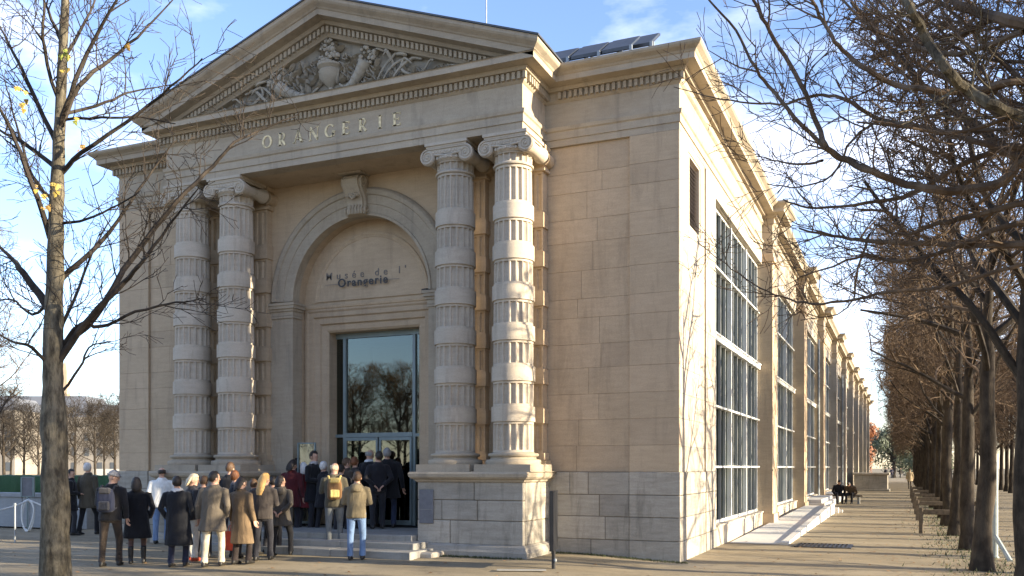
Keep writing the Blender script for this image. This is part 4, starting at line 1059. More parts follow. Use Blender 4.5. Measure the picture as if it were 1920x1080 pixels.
# ---- young tree in the left foreground -----------------------------------------------------------
D0 = 13.38; base = ground(105, 1110)
lt = thing('young_tree', 'slender bare tree with mottled bark and a few yellow leaves in the left foreground', 'tree', (base.x, base.y, 0))
mpp = D0/FPX
tp = [(104, 1116), (104, 1085), (104, 1000), (103, 860), (101, 760), (98, 690), (102, 560), (104, 470), (108, 330), (114, 200), (120, 60), (126, -120), (131, -300), (134, -420)]
trd = [37, 31, 27.5, 25, 22, 19, 17, 15.5, 12.5, 10, 8.5, 6, 3.5, 1.5]
rnd = random.Random(21)
pts = []; rad = []
for i in range(len(tp)-1):
    for k in range(4):
        t = k/4; pts.append(atd(tp[i][0]+(tp[i+1][0]-tp[i][0])*t+rnd.uniform(-1, 1), tp[i][1]+(tp[i+1][1]-tp[i][1])*t, D0)); rad.append((trd[i]+(trd[i+1]-trd[i])*t)*mpp*.93*rnd.uniform(.95, 1.06))
mb = MB(); mb.tube(pts, rad, 22); nr = 22
for i, v in enumerate(mb.v):
    c_ = pts[i//nr]; d_ = Vector(v)-c_; q = mnoise.noise(Vector((v[0]*9, v[1]*9, v[2]*3.2)))*.11+mnoise.noise(Vector((v[0]*22, v[1]*22, v[2]*14)))*.05
    mb.v[i] = tuple(c_+d_*(1+q))
mb.build('trunk', M['barkpale'], lt, True)
limbs = [
 ([(112, 655), (180, 590), (250, 480), (330, 380), (400, 310), (440, 268), (500, 240), (560, 215)], 7, .9),
 ([(108, 255), (125, 199), (162, 102), (218, 0), (250, -60)], 6, -.6),
 ([(109, 250), (148, 162), (208, 111), (273, 55), (330, -8)], 5.5, .5),
 ([(116, 324), (153, 287), (259, 213), (320, 162), (380, 110)], 5, -.8),
 ([(105, 535), (139, 500), (194, 449), (231, 398), (287, 319), (330, 262)], 6, .4),
 ([(112, 420), (162, 410), (222, 384), (262, 360)], 3, -.5), ([(114, 215), (199, 192), (250, 171), (310, 160)], 3.5, .8), ([(112, 224), (190, 221), (268, 220), (330, 232)], 3, -.3),
 ([(105, 315), (46, 268), (0, 245), (-60, 200)], 5, .6), ([(100, 460), (69, 370), (28, 264), (-10, 180), (-30, 120)], 6, -.5),
 ([(108, 275), (51, 153), (18, 83), (-10, 30)], 5, .5), ([(112, 200), (83, 93), (83, 0), (86, -60)], 4, -.6),
 ([(100, 590), (44, 513), (17, 480), (-30, 430)], 9, .7), ([(108, 680), (167, 597), (233, 530), (260, 497), (320, 420), (372, 350)], 7, -.9),
 ([(106, 665), (150, 608), (189, 613), (255, 585), (330, 568), (385, 560)], 5, -.3), ([(106, 745), (150, 691), (167, 652), (210, 640)], 3, .5),
 ([(98, 700), (60, 650), (20, 640), (-20, 610)], 4, -.7), ([(102, 560), (60, 590), (20, 560), (-20, 570)], 3.5, .8), ([(118, 110), (160, 40), (190, -30)], 4, .9), ([(117, 80), (90, 20), (70, -50)], 4, .3),
 ([(104, 640), (140, 560), (175, 470), (200, 420)], 4, 1.1), ([(104, 380), (60, 330), (30, 230), (10, 150)], 4, 1.0)]
cfg = dict(levels=3, seg=[.3, .16, .12, .09], wob=[.1, .17, .22, .25], trop=[0, .06, .05, .05], taper=[.3, .3, .35, .5], sides=[8, 5, 4, 3], kids=[9, 4, 3, 0], t0=[.15, .2, .2, 0], ang=[(30, 65), (30, 65), (30, 60), (0, 0)], len=[0, 1.0, .5, .28], rad=[0, .010, .0065, .005], rmin=.004)
br = MB()
def limb(mbb, pl, r0, r1, Da, Db, cfg, rnd, dens, l1, jit=3):
    P_ = [Vector((*p, 0)) for p in pl]; m_ = []
    for i in range(len(P_)-1):
        p0 = P_[max(i-1, 0)]; p1 = P_[i]; p2 = P_[i+1]; p3 = P_[min(i+2, len(P_)-1)]
        for k in range(4):
            t = k/4; m_.append(.5*((2*p1)+(p2-p0)*t+(2*p0-5*p1+4*p2-p3)*t*t+(3*p1-p0-3*p2+p3)*t**3))
    m_.append(P_[-1]); n = len(m_)
    W3 = [atd(p.x+rnd.uniform(-jit, jit)*(.5 if i else 0), p.y+rnd.uniform(-jit, jit)*(.5 if i else 0), Da+(Db-Da)*(i/(n-1))**1.0+.06*sin(i*.9)) for i, p in enumerate(m_)]
    R_ = [r0+(r1-r0)*i/(n-1) for i in range(n)]
    mbb.tube(W3, R_, 7, False)
    Ltot = sum((W3[i+1]-W3[i]).length for i in range(n-1))
    for k in range(int(Ltot*dens)):
        f = (.12+.88*rnd.random())*(n-1); a = min(int(f), n-2); b_ = W3[a].lerp(W3[a+1], f-a); d = (W3[a+1]-W3[a]).normalized()
        ang = radians(rnd.uniform(28, 70)); nd = (d*cos(ang)+perp(d, rnd)*sin(ang)+Vector((0, 0, .18))).normalized()
        grow(mbb, b_, nd, l1*rnd.uniform(.45, 1.3)*(1-.4*f/n), min(R_[a]*.65, cfg['rad'][1]*rnd.uniform(.7, 1.3)), 1, cfg, rnd)
    return W3
for pl, w, dp in limbs:
    limb(br, pl, w*mpp, 2.0*mpp*.5, D0, D0+dp*1.4, cfg, rnd, 3.2, 1.0)
br.build('branches', M['twigdark'], lt)
def leaf_mat(name, col):
    m, t, b, o = nodes(name); p = geo_pos(t); n1 = noise(t, 12, 3, .6, p)
    t.links.new(ramp(t, n1.outputs[0], [(.3, tuple(x*.7 for x in col)), (.7, col)]).outputs[0], b.inputs['Base Color']); b.inputs['Roughness'].default_value = .6
    b.inputs['Transmission Weight'].default_value = 0; return m
M['leafy'] = leaf_mat('leaf_yellow', (.44, .31, .06)); M['leafg'] = leaf_mat('leaf_green', (.30, .34, .06)); M['leafb'] = leaf_mat('leaf_brown', (.36, .22, .05))
def leaf_mesh(mat):
    pr = [(0, 0), (.25, .05), (.55, .0), (.42, .25), (.62, .5), (.34, .52), (.25, .85), (0, 1.15), (-.25, .85), (-.34, .52), (-.62, .5), (-.42, .25), (-.55, 0), (-.25, .05)]
    mb = MB(); top = [(x, .18*abs(x)-.1*y*y*.5, -y) for x, y in pr]; n = len(pr); c = (0, 0, -.5)
    mb.add(top+[c], [(i, (i+1) % n, n) for i in range(n)]); return mb.mesh('leaf', mat)
LM = [leaf_mesh(M[k]) for k in ('leafy', 'leafg', 'leafb')]
for (px, py, k, n) in ((117, 100, 1, 4), (122, 122, 0, 2), (40, 170, 0, 3), (46, 195, 0, 4), (66, 350, 2, 3), (104, 352, 0, 4), (84, 388, 2, 4), (140, 228, 1, 2), (150, 272, 2, 2), (133, 95, 1, 1), (240, 80, 2, 1), (75, 360, 0, 2)):
    for i in range(n):
        o = link('leaf', LM[k if rnd.random() < .75 else 0], lt); o.location = atd(px+rnd.uniform(-9, 9), py+rnd.uniform(-10, 10), D0-.2+rnd.uniform(-.1, .2))
        s = rnd.uniform(.055, .095); o.scale = (s, s, s*1.1); o.rotation_euler = (rnd.uniform(-.6, .6), rnd.uniform(-.5, .5), rnd.uniform(-1, 1)+YAW)

# ---- overhanging tree at the right: its limbs sag into the view, trunk outside the frame -------------
tb = Vector((5.62, -8.55, 0))
nt_ = thing('overhanging_tree', 'large bare tree whose arching limbs hang into the top right corner', 'tree', tb)
rnd = random.Random(31)
MB().tube([tb+Vector((rnd.uniform(-.03, .03), rnd.uniform(-.03, .03), z)) for z in (-.1, .3, 1, 2, 3, 4, 5, 6.2)], [.38, .28, .25, .24, .23, .22, .18, .12], 14).build('trunk', M['bark'], nt_, True)
cfgR = dict(levels=3, seg=[.3, .14, .11, .09], wob=[.1, .16, .22, .25], trop=[0, .07, .07, .07], taper=[.3, .35, .35, .5], sides=[8, 5, 4, 3], kids=[9, 5, 3, 0], t0=[.15, .2, .2, 0], ang=[(30, 65), (30, 65), (30, 60), (0, 0)], len=[0, .95, .5, .28], rad=[0, .010, .006, .0042], rmin=.0034)
br = MB(); pale = MB()
RL = [
 ([(2099, 300), (1985, 285), (1920, 301), (1876, 343), (1801, 356), (1737, 354), (1663, 333), (1607, 310), (1551, 278), (1538, 245), (1510, 176), (1473, 106), (1436, 46), (1413, 0), (1390, -60)], .048, .012, 7.4, 8.8, 3.2, .7),
 ([(1551, 278), (1505, 236), (1450, 171), (1417, 130), (1380, 56), (1329, 0), (1300, -40)], .022, .007, 8.15, 8.9, 3, .6),
 ([(2099, 300), (1980, 250), (1920, 222), (1866, 199), (1811, 167), (1764, 116), (1723, 46), (1700, 0), (1680, -60)], .05, .03, 7.4, 7.0, 3, .6),
 ([(2099, 180), (1920, 153), (1829, 171), (1737, 169), (1672, 157), (1616, 125), (1579, 93), (1551, 56), (1524, 0), (1510, -40)], .032, .012, 7.4, 8.2, 3.4, .6),
 ([(2090, 100), (1920, 46), (1852, 28), (1801, 9), (1760, -20)], .06, .03, 7.4, 8.6, 3, .7), ([(1875, 32), (1829, 51), (1779, 88), (1723, 144), (1680, 200)], .032, .012, 8.0, 8.8, 4, .7),
 ([(2099, 330), (1920, 278), (1852, 287), (1760, 333), (1690, 370), (1598, 384), (1514, 389), (1470, 375)], .036, .007, 7.4, 9.4, 4, .7),
 ([(1990, 330), (1852, 273), (1783, 250), (1714, 236), (1644, 222), (1579, 185), (1528, 180), (1460, 195), (1390, 190), (1320, 180), (1262, 163)], .030, .004, 7.5, 10.2, 3.2, .55),
 ([(1542, 301), (1505, 308), (1459, 301), (1417, 294)], .014, .005, 8.3, 8.9, 4, .5), ([(2090, 470), (1920, 458), (1783, 458), (1644, 454), (1579, 444), (1500, 430)], .042, .010, 7.4, 10, 4, .7),
 ([(2000, 460), (1900, 500), (1760, 540), (1660, 549), (1600, 562), (1524, 569), (1467, 558), (1413, 533), (1360, 495), (1305, 452)], .022, .004, 7.8, 10.5, 2.6, .5),
 ([(2060, 430), (1905, 420), (1800, 460), (1700, 490), (1620, 480), (1560, 500), (1500, 520)], .03, .006, 7.6, 9.6, 3.6, .6), ([(1650, 225), (1600, 260), (1560, 330), (1500, 350), (1440, 345)], .014, .005, 8.4, 9.0, 4, .5),
 ([(2090, 380), (1930, 380), (1840, 400), (1760, 420), (1690, 440), (1640, 420)], .035, .012, 7.4, 9.2, 4, .7), ([(1920, 60), (1800, 100), (1700, 80), (1620, 40), (1560, -20)], .028, .010, 7.6, 9.4, 4, .7),
 ([(1630, 440), (1610, 500), (1600, 560), (1570, 590), (1500, 600)], .014, .004, 9.4, 9.8, 3, .4)]
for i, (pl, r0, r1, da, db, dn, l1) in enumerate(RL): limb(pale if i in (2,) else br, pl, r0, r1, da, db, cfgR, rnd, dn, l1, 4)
for i in range(11):
    py0 = rnd.uniform(-250, 420); ex = rnd.uniform(1560, 1900); ey = py0*.6+rnd.uniform(-260, 120)
    limb(br, [(2099, 200+py0*.3), (1990+rnd.uniform(-20, 20), py0*.8+40), ((1990+ex)/2, (py0+ey)/2+rnd.uniform(0, 60)), (ex, ey)], rnd.uniform(.02, .045), .008, 7.4, rnd.uniform(6.6, 10.5), cfgR, rnd, 3.2, .7, 5)
br.build('branches', M['twig'], nt_); pale.build('pale_limb', M['barkpale'], nt_, False, 'pale sunlit limb curving up')  # paler bark puts the sunlit look of this limb into its colour

# ---- far end of the avenue ---------------------------------------------------------------------------
def leaf_tree(x, y, h, rx, seed, label, mat, n=2600):
    rnd = random.Random(seed); o = thing('leafy_tree', label, 'tree', (x, y, 0))
    MB().tube([(x, y, -.1), (x+.1, y, h*.3), (x-.1, y+.1, h*.6), (x, y, h*.85)], [.35, .28, .18, .05], 8).build('trunk', M['bark'], o, True)
    br = MB(); lf = MB(); blobs = [(rnd.uniform(-rx, rx)*.6, rnd.uniform(-rx, rx)*.6, h*rnd.uniform(.18, .88), rx*rnd.uniform(.32, .55)) for _ in range(11)]
    for bx_, by_, bz_, rb in blobs:
        br.tube([(x, y, h*.3), (x+bx_*.5, y+by_*.5, bz_*.8), (x+bx_, y+by_, bz_)], [.12, .06, .02], 5, False)
        for i in range(n//11):
            v = Vector((rnd.gauss(0, 1), rnd.gauss(0, 1), rnd.gauss(0, 1))).normalized()*rb*rnd.uniform(.5, 1.1); c = Vector((x+bx_, y+by_, bz_))+v; s = rnd.uniform(.16, .36)
            a, b = perp(v.normalized(), rnd), perp(v.normalized(), rnd)
            lf.add([c-a*s, c+b*s, c+a*s], [(0, 1, 2)])
    br.build('limbs', M['bark'], o); lf.build('foliage', mat, o)
M['russet'] = plain('russet_leaves', (.26, .10, .04), .7, 0, .4, 1.5); M['dull'] = plain('dull_green_leaves', (.085, .10, .06), .7, 0, .4, 1.5)
leaf_tree(-2.2, 112, 10.5, 3.6, 3, 'russet leaved tree at the far end of the museum', M['russet'])
leaf_tree(-2.5, 126, 9, 3.6, 5, 'second russet tree just behind the far museum corner', M['russet'])
leaf_tree(2.6, 150, 9, 5.0, 6, 'dull green tree closing the end of the avenue', M['dull'], 5000)
leaf_tree(-3.5, 160, 9.5, 5, 7, 'dull green tree at the far end left of the avenue axis', M['dull'], 5000)
leaf_tree(8.5, 158, 8.5, 5, 8, 'dull green tree at the far end right of the avenue axis', M['dull'], 5000)
leaf_tree(5.2, 172, 9, 5.5, 9, 'dull green tree behind the others at the far end', M['dull'], 5000)
# ================================================================ PEOPLE
CL = {}
def cloth(col, rough=.85):
    k = tuple(round(c, 3) for c in col)
    if k not in CL:
        m, t, b, o = nodes('cloth'); p = t.nodes.new('ShaderNodeTexCoord').outputs['Object']
        n1 = noise(t, 7, 4, .6, scaled(t, p, (1, 1, .45)), .6); n2 = noise(t, 160, 2, .5, p)
        c = ramp(t, n1.outputs[0], [(.3, tuple(x*.72 for x in col)), (.7, tuple(min(1, x*1.25) for x in col))]).outputs[0]
        t.links.new(c, b.inputs['Base Color']); b.inputs['Roughness'].default_value = rough; b.inputs['Specular IOR Level'].default_value = .2
        b.inputs['Sheen Weight'].default_value = .15
        bump(t, b, mixc(t, .15, n1.outputs[0], n2.outputs[0]), .9, .035); CL[k] = m
    return CL[k]
SKIN = plain('skin', (.50, .30, .21), .55, 0, .1, 20); EYE = plain('eye', (.03, .025, .02), .3); LIP = plain('lip', (.36, .15, .12), .5); SOLE = plain('shoe', (.02, .018, .016), .5)
HAIR = {'dark': plain('hair_dark', (.022, .016, .012), .5, 0, .4, 60, .6), 'brown': plain('hair_brown', (.09, .05, .025), .5, 0, .4, 60, .6), 'red': plain('hair_auburn', (.17, .065, .025), .5, 0, .4, 60, .6),
        'blond': plain('hair_blond', (.55, .33, .11), .5, 0, .35, 60, .6), 'pale': plain('hair_pale', (.58, .48, .32), .5, 0, .3, 60, .6), 'white': plain('hair_white', (.62, .60, .57), .5, 0, .2, 60, .6), 'grey': plain('hair_grey', (.26, .25, .24), .5, 0, .3, 60, .6)}
prn = random.Random(3)
def hand(mb, w, d, side):
    d = d.normalized(); lat = Vector((0, 1, 0)); lat = (lat-d*lat.dot(d)).normalized(); nrm = d.cross(lat)*side
    for k, (t, a, b_) in enumerate(((-.01, .026, .020), (.03, .038, .019), (.07, .042, .018), (.092, .038, .014))):
        ring = [w+d*t+lat*(a*cos(q))+nrm*(b_*sin(q)) for q in [2*pi*i/10 for i in range(10)]]
        if k == 0: rings = []
        rings.append(ring)
    mb.loft(rings)
    for i, L_ in enumerate((.070, .082, .076, .058)):
        o = w+d*.085+lat*(.030-.020*i); p1 = o+d*(L_*.45)+nrm*.006; p2 = p1+d*(L_*.32)-nrm*.016*-1; p3 = p2+d*(L_*.16)+nrm*.024
        mb.tube([o, p1, p2, p3], [.0095, .009, .0082, .0065], 6)
    o = w+d*.025+lat*.034; mb.tube([o, o+lat*.022+d*.022+nrm*.008, o+lat*.026+d*.052+nrm*.02, o+lat*.022+d*.075+nrm*.028], [.012, .0115, .010, .007], 6)

def person(x, y, z, rz, H, label, top=(.03, .03, .03), legs=(.03, .03, .035), hair='dark', style='short', coat='jacket', arms=('down', 'down'), stride=0.0, head=0.0, nod=0.0, skirt_legs=None,
           wide=1.0, lean=0.0, sway=0.0, sit=False, collar=None, shoe=None, name='person', group=None, hood=False, voxel=.016):
    s = H/1.75; P = {}; K = lambda k: P.setdefault(k, MB())
    M_top, M_leg, M_sk, M_sh = 0, 1, 2, 3
    dz = -.44 if sit else 0
    la = radians(lean); hz = .94
    def T(p):
        v = Vector(p); v.z -= hz; v = Vector((v.x, v.y*cos(la)+v.z*sin(la), v.z*cos(la)-v.y*sin(la))); v.x += sway*v.z; v.z += hz+dz; return v
    def ell(zz, rx, ry, yo=0, n=14, j=.008):
        return [T(((rx+prn.uniform(-j, j))*cos(2*pi*i/n)*wide, yo+(ry+prn.uniform(-j, j))*sin(2*pi*i/n), zz)) for i in range(n)]
    # legs
    for sd_ in (-1, 1):
        fy = stride*sd_*.5; hx_ = .095*sd_*wide; fx_ = .115*sd_
        if sit: hp_, kn, an = Vector((hx_, 0, .50)), Vector((fx_*1.2, .43, .50)), Vector((fx_*1.1, .45+.06*sd_, .09))
        else: hp_, kn, an = Vector((hx_, 0, .93)), Vector((fx_, fy*.55+.03+(.04 if fy > 0 else 0), .50)), Vector((fx_, fy, .09))
        bare = skirt_legs is not None
        lr = (.105, .085, .066, .062, .060, .068) if not bare else (.10, .08, .058, .056, .045, .042)
        pts_ = [hp_, hp_.lerp(kn, .5), kn, kn.lerp(an, .35), kn.lerp(an, .7), an]
        K(M_leg if not bare else 4).tube(pts_, [r+prn.uniform(-.004, .004) for r in lr], 12)
        a0 = an; f_ = K(M_sh)
        rg_ = []
        for (oy, rw, rh) in ((-.075, .028, .035), (-.045, .042, .055), (.02, .042, .058), (.09, .046, .038), (.15, .042, .028), (.185, .022, .016)):
            rg_.append([(a0.x+rw*cos(q), a0.y+oy, a0.z-.085+rh+rh*sin(q)) for q in [2*pi*i/10 for i in range(10)]])
        f_.loft(rg_)
        if bare and coat != 'boots': K(M_sh).tube([an+Vector((0, 0, -.03)), an+Vector((0, 0, .12)), an+Vector((0, 0, .26))], [.047, .055, .06], 10)
    # torso and coat
    if not sit: K(M_leg).loft([ell(.80, .12, .10), ell(.90, .17, .125), ell(1.02, .165, .12)])
    else: K(M_leg).loft([ell(.86, .17, .14), ell(.96, .17, .13), ell(1.02, .165, .12)])
    hem = {'jacket': .84, 'short': .92, 'mid': .66, 'long': .42, 'knee': .52}[coat]
    prof = [(hem, .205, .155)]
    if hem < .8: prof = [(hem, .25, .19), ((hem+.9)/2, .225, .17)]
    prof += [(.92, .205, .152), (1.06, .19, .138), (1.20, .203, .145), (1.32, .215, .14), (1.40, .205, .122), (1.445, .15, .10), (1.485, .085, .08)]
    if sit: prof = [p_ for p_ in prof if p_[0] >= .9]
    K(M_top).loft([ell(zz, rx, ry, -.005+(.01 if zz > 1.1 else 0)) for zz, rx, ry in prof])
    cm = M_top if collar is None else 5
    cr_ = MB.tube
    K(cm).tube([T((.078*cos(a), .005+.072*sin(a), 1.488+.012*sin(a))) for a in [2*pi*i/10 for i in range(11)]], .026 if collar is None else .034, 6)
    if hood: K(M_top).loft([ell(1.36, .11, .05, -.13), ell(1.42, .13, .07, -.12), ell(1.49, .11, .06, -.10), ell(1.52, .05, .03, -.09)])
    wr = []
    for i, sd_ in enumerate((-1, 1)):
        A = arms[i]; sh_ = Vector((.195*sd_*wide, 0, 1.395))
        el_, wv = {'down': ((.265, -.03, 1.12), (.275, .045, .875)), 'pocket': ((.275, -.07, 1.13), (.215, .07, .93)), 'front': ((.265, .02, 1.13), (.09, .22, 1.10)), 'phone': ((.26, .06, 1.14), (.13, .20, 1.32)),
                   'bag': ((.25, -.02, 1.11), (.27, .03, .86)), 'back': ((.29, -.12, 1.14), (.10, -.16, .98)), 'knee': ((.27, .12, 1.15), (.14, .36, 1.02)), 'up': ((.30, .08, 1.25), (.18, .16, 1.5))}[A]
        el_ = Vector((el_[0]*sd_*wide, el_[1], el_[2])); wv = Vector((wv[0]*sd_*wide, wv[1], wv[2]))
        K(M_top).tube([T(q) for q in (sh_+Vector((-.05*sd_, 0, .012)), sh_, sh_.lerp(el_, .5), el_, el_.lerp(wv, .5), wv)], [.06, .074, .066, .058, .052, .046], 12)
        wr.append((T(wv), T(wv)-T(el_), sd_))
    # neck and head
    ch, sh2 = cos(radians(head)), sin(radians(head)); nn, ns_ = cos(radians(nod)), sin(radians(nod))
    def HT(p):
        v = Vector(p)-Vector((0, -.01, 1.52)); v = Vector((v.x, v.y*nn+v.z*ns_, v.z*nn-v.y*ns_)); v = Vector((v.x*ch-v.y*sh2, v.x*sh2+v.y*ch, v.z))+Vector((0, -.01, 1.52)); return T(v)
    sk = K(M_sk)
    sk.tube([T((0, -.005, 1.44)), T((0, -.005, 1.50)), HT((0, .0, 1.56))], [.06, .056, .055], 10)
    def hs(mb, c, rx, ry, rz_, n=12, m=8):
        rings = []
        for k in range(1, m):
            a = pi*k/m; rings.append([HT((c[0]+rx*sin(a)*cos(2*pi*i/n), c[1]+ry*sin(a)*sin(2*pi*i/n), c[2]-rz_*cos(a))) for i in range(n)])
        mb.loft(rings)
    hs(sk, (0, .0, 1.640), .076, .096, .108); hs(sk, (0, .022, 1.578), .056, .070, .068); hs(sk, (0, .062, 1.545), .028, .026, .024)
    mats = [cloth(top), cloth(legs), SKIN, SOLE if shoe is None else cloth(shoe, .5), cloth(skirt_legs or legs), cloth(collar or top)]
    allm = MB(); trees = []
    for k, mb in P.items():
        mb2 = mb; b0 = len(allm.v); allm.mi = k; allm.add(mb2.v, mb2.f)
        trees.append((k, BVHTree.FromPolygons([Vector(v) for v in mb2.v], mb2.f)))
    me0 = allm.mesh('body', mats, recalc=True); tmp = bpy.data.objects.new('body_source', me0); C.objects.link(tmp)
    md = tmp.modifiers.new('r', 'REMESH'); md.mode = 'VOXEL'; md.voxel_size = voxel
    ms = tmp.modifiers.new('s', 'SMOOTH'); ms.factor = .5; ms.iterations = 2
    dg = bpy.context.evaluated_depsgraph_get(); me = bpy.data.meshes.new_from_object(tmp.evaluated_get(dg)); bpy.data.objects.remove(tmp); bpy.data.meshes.remove(me0)
    full = MB(); full.v = [tuple(v.co) for v in me.vertices]
    for p in me.polygons:
        c = p.center; best, bk = 1e9, 0
        for k, tr_ in trees:
            r = tr_.find_nearest(c, .06)
            if r[0] is not None and r[3] < best: best, bk = r[3], k
        full.f.append(tuple(p.vertices)); full.m.append(bk)
    bpy.data.meshes.remove(me)
    # hands and face details
    full.mi = 2
    for (w, d, sd_), A in zip(wr, arms):
        if A != 'pocket': hand(full, w-d.normalized()*.01, d, sd_)
    full.loft([[HT((-.012, .088, 1.60)), HT((.012, .088, 1.60)), HT((0, .09, 1.585))], [HT((-.013, .116, 1.596)), HT((.013, .116, 1.596)), HT((0, .10, 1.59))], [HT((-.006, .094, 1.645)), HT((.006, .094, 1.645)), HT((0, .088, 1.64))]])
    for sd_ in (-1, 1): hs(full, (.079*sd_, -.005, 1.618), .010, .022, .034, 8, 5)
    full.mi = 6
    for sd_ in (-1, 1): hs(full, (.030*sd_, .086, 1.636), .013, .008, .008, 8, 4)
    full.mi = 7; hs(full, (0, .085, 1.562), .024, .010, .008, 8, 4)
    me = full.mesh('person', mats+[EYE, LIP], True)
    o = link(name, me); o.location = (x, y, z); o.rotation_euler.z = rz; o.scale = (s, s, s); tag(o, label, 'person', group)
    # hair
    hb = MB(); n, m = 18, 12; c = (0, -.010, 1.648); R = (.085, .106, .112); rings = []
    for k in range(1, m):
        a = pi*k/m; rings.append([(c[0]+R[0]*sin(a)*cos(2*pi*i/n), c[1]+R[1]*sin(a)*sin(2*pi*i/n), c[2]-R[2]*cos(a)) for i in range(n)])
    vv = [Vector(p) for r in rings for p in r]; fs = []
    for k in range(m-2):
        for i in range(n):
            f = (k*n+i, k*n+(i+1) % n, (k+1)*n+(i+1) % n, (k+1)*n+i); ct = sum((vv[q] for q in f), Vector())/4
            if style == 'bald': keep = ct.z < 1.69 and ct.y < .0 and ct.z > 1.585
            elif style == 'hat': keep = ct.z > 1.655
            else: keep = (ct.z > 1.695) or (ct.y < .035 and ct.z > 1.60) or (ct.y < -.03 and ct.z > 1.565)
            if keep: fs.append(f)
    if style != 'bald': fs.append(tuple((m-2)*n+i for i in range(n)))
    vv = [v+(v-Vector(c))*prn.uniform(-.02, .08) for v in vv]
    hb.add([HT(v) for v in vv], fs)
    if style in ('long', 'bob'):
        zb = 1.30 if style == 'long' else 1.47; rg_ = []
        for t in range(6):
            zz = 1.69+(zb-1.69)*t/5; w_ = (.085, .095, .10, .105, .10, .07)[t]; dp = (.075, .085, .085, .07, .06, .035)[t]
            rg_.append([HT((w_*cos(q)*prn.uniform(.93, 1.07), -.035-.012*t+dp*sin(q)*prn.uniform(.93, 1.07)+(.0 if sin(q) < 0 else -.05*sin(q)), zz)) for q in [2*pi*i/14 for i in range(14)]])
        hb.loft(rg_)
    if style == 'hat': hb.tube([HT((.095*cos(a), -.005+.115*sin(a), 1.665)) for a in [2*pi*i/14 for i in range(15)]], .016, 6)
    h = hb.build('hair' if style != 'hat' else 'hat', HAIR[hair] if isinstance(hair, str) else cloth(hair), o, True)
    h.matrix_parent_inverse = Matrix.Identity(4)
    return o
def feet(px, py, top=None, z=None):
    zz = 0.0
    for _ in range(4):
        c = ground(px, py, zz); zz = gz(c.x, c.y) if z is None else z
    d = (c-CAM).dot(CF); return c.x, c.y, zz, ((py-top)/FPX*d if top is not None else None)
ARMS = [('pocket', 'down'), ('front', 'front'), ('down', 'pocket'), ('phone', 'down'), ('pocket', 'pocket'), ('down', 'front'), ('back', 'back'), ('down', 'down')]
qi = [0]
def Q(px, py, ty, face, label, z=None, H=None, **k):
    qi[0] += 1; k.setdefault('arms', ARMS[qi[0] % 8]); k.setdefault('head', (25, -35, 10, -20, 45, -10)[qi[0] % 6]); k.setdefault('stride', (.06, .14, .0, .22, .1)[qi[0] % 5]); k.setdefault('nod', (0, 8, -4, 14)[qi[0] % 4]); k.setdefault('sway', (.03, -.03, .0, .04, -.02)[qi[0] % 5])
    face += (8, -10, 4, -5, 12)[qi[0] % 5]
    x, y, zz, h = feet(px, py, ty, z)
    return person(x, y, zz, YAW+radians(face), H or max(1.5, min(1.92, h)), label, **k)
GQ = 'visitors queueing at the entrance'
blk = (.012, .012, .014)
Q(133, 1004, 900, -60, 'person in a dark coat half hidden by the foreground trunk', H=1.70, top=blk, hair='dark', coat='mid', group=GQ)
Q(165, 1003, 868, -20, 'white-haired person in a brown-olive overcoat beside the barrier rope', top=(.075, .062, .042), legs=blk, hair='white', coat='mid', stride=.35, arms=('down', 'down'), group=GQ)
p3 = Q(207, 1062, 882, 10, 'person in a dark jacket with backpack and brown trousers at the queue end', top=(.018, .017, .018), legs=(.045, .033, .024), hair='grey', style='hat', coat='jacket', head=-65, group=GQ)
Q(257, 1057, 895, 5, 'dark-haired person in a black knee-length padded coat and boots', top=(.008, .008, .010), legs=blk, skirt_legs=(.10, .06, .05), hair='dark', style='bob', coat='knee', wide=1.12, head=10, group=GQ)
Q(302, 1020, 876, 0, 'person in a bright white jacket and blue jeans holding a dark bag', top=(.72, .71, .66), legs=(.16, .24, .38), hair='dark', style='bald', coat='jacket', wide=1.06, head=20, group=GQ)
Q(334, 1063, 893, 10, 'dark-haired person in a long black coat with a pale scarf', top=(.008, .009, .012), legs=(.02, .022, .04), hair='dark', coat='long', wide=1.12, collar=(.55, .53, .50), arms=('pocket', 'pocket'), group=GQ)
Q(361, 1052, 888, -55, 'pale-haired person looking right behind the long black coat', top=(.03, .028, .03), legs=(.55, .53, .48), hair='pale', style='bob', coat='jacket', shoe=(.35, .06, .03), group=GQ)
Q(399, 1063, 884, 0, 'person in a grey-brown jacket and beige trousers seen from behind', top=(.115, .095, .07), legs=(.50, .44, .33), hair='dark', coat='mid', wide=1.08, head=-40, arms=('down', 'pocket'), group=GQ)
Q(432, 1030, 867, -10, 'brown-haired person whose head shows above the queue', top=blk, hair='brown', coat='jacket', group=GQ)
Q(441, 1046, 882, -70, 'auburn-haired person in profile with a dark scarf', top=(.015, .015, .018), hair='red', coat='jacket', collar=(.10, .10, .11), group=GQ)
p10 = Q(453, 1058, 894, -15, 'person in a long tan-brown coat carrying a red shopping bag', top=(.155, .105, .058), legs=(.03, .022, .02), hair='dark', style='bob', coat='long', wide=1.05, arms=('bag', 'down'), group=GQ)
Q(476, 1040, 898, -30, 'person in dark clothes between the tan coat and the blond hair', top=(.02, .018, .02), hair='brown', coat='jacket', group=GQ)
Q(493, 1051, 887, 5, 'person with long blond hair, dark grey jacket and dark trousers', top=(.06, .05, .043), legs=(.022, .022, .028), hair='blond', style='long', coat='jacket', arms=('front', 'front'), group=GQ)
p13 = Q(528, 1042, 892, -25, 'person in a hooded brown-grey coat stepping with black boots', top=(.07, .06, .048), legs=blk, hair='dark', style='bob', coat='mid', stride=.42, head=-30, hood=True, group=GQ)
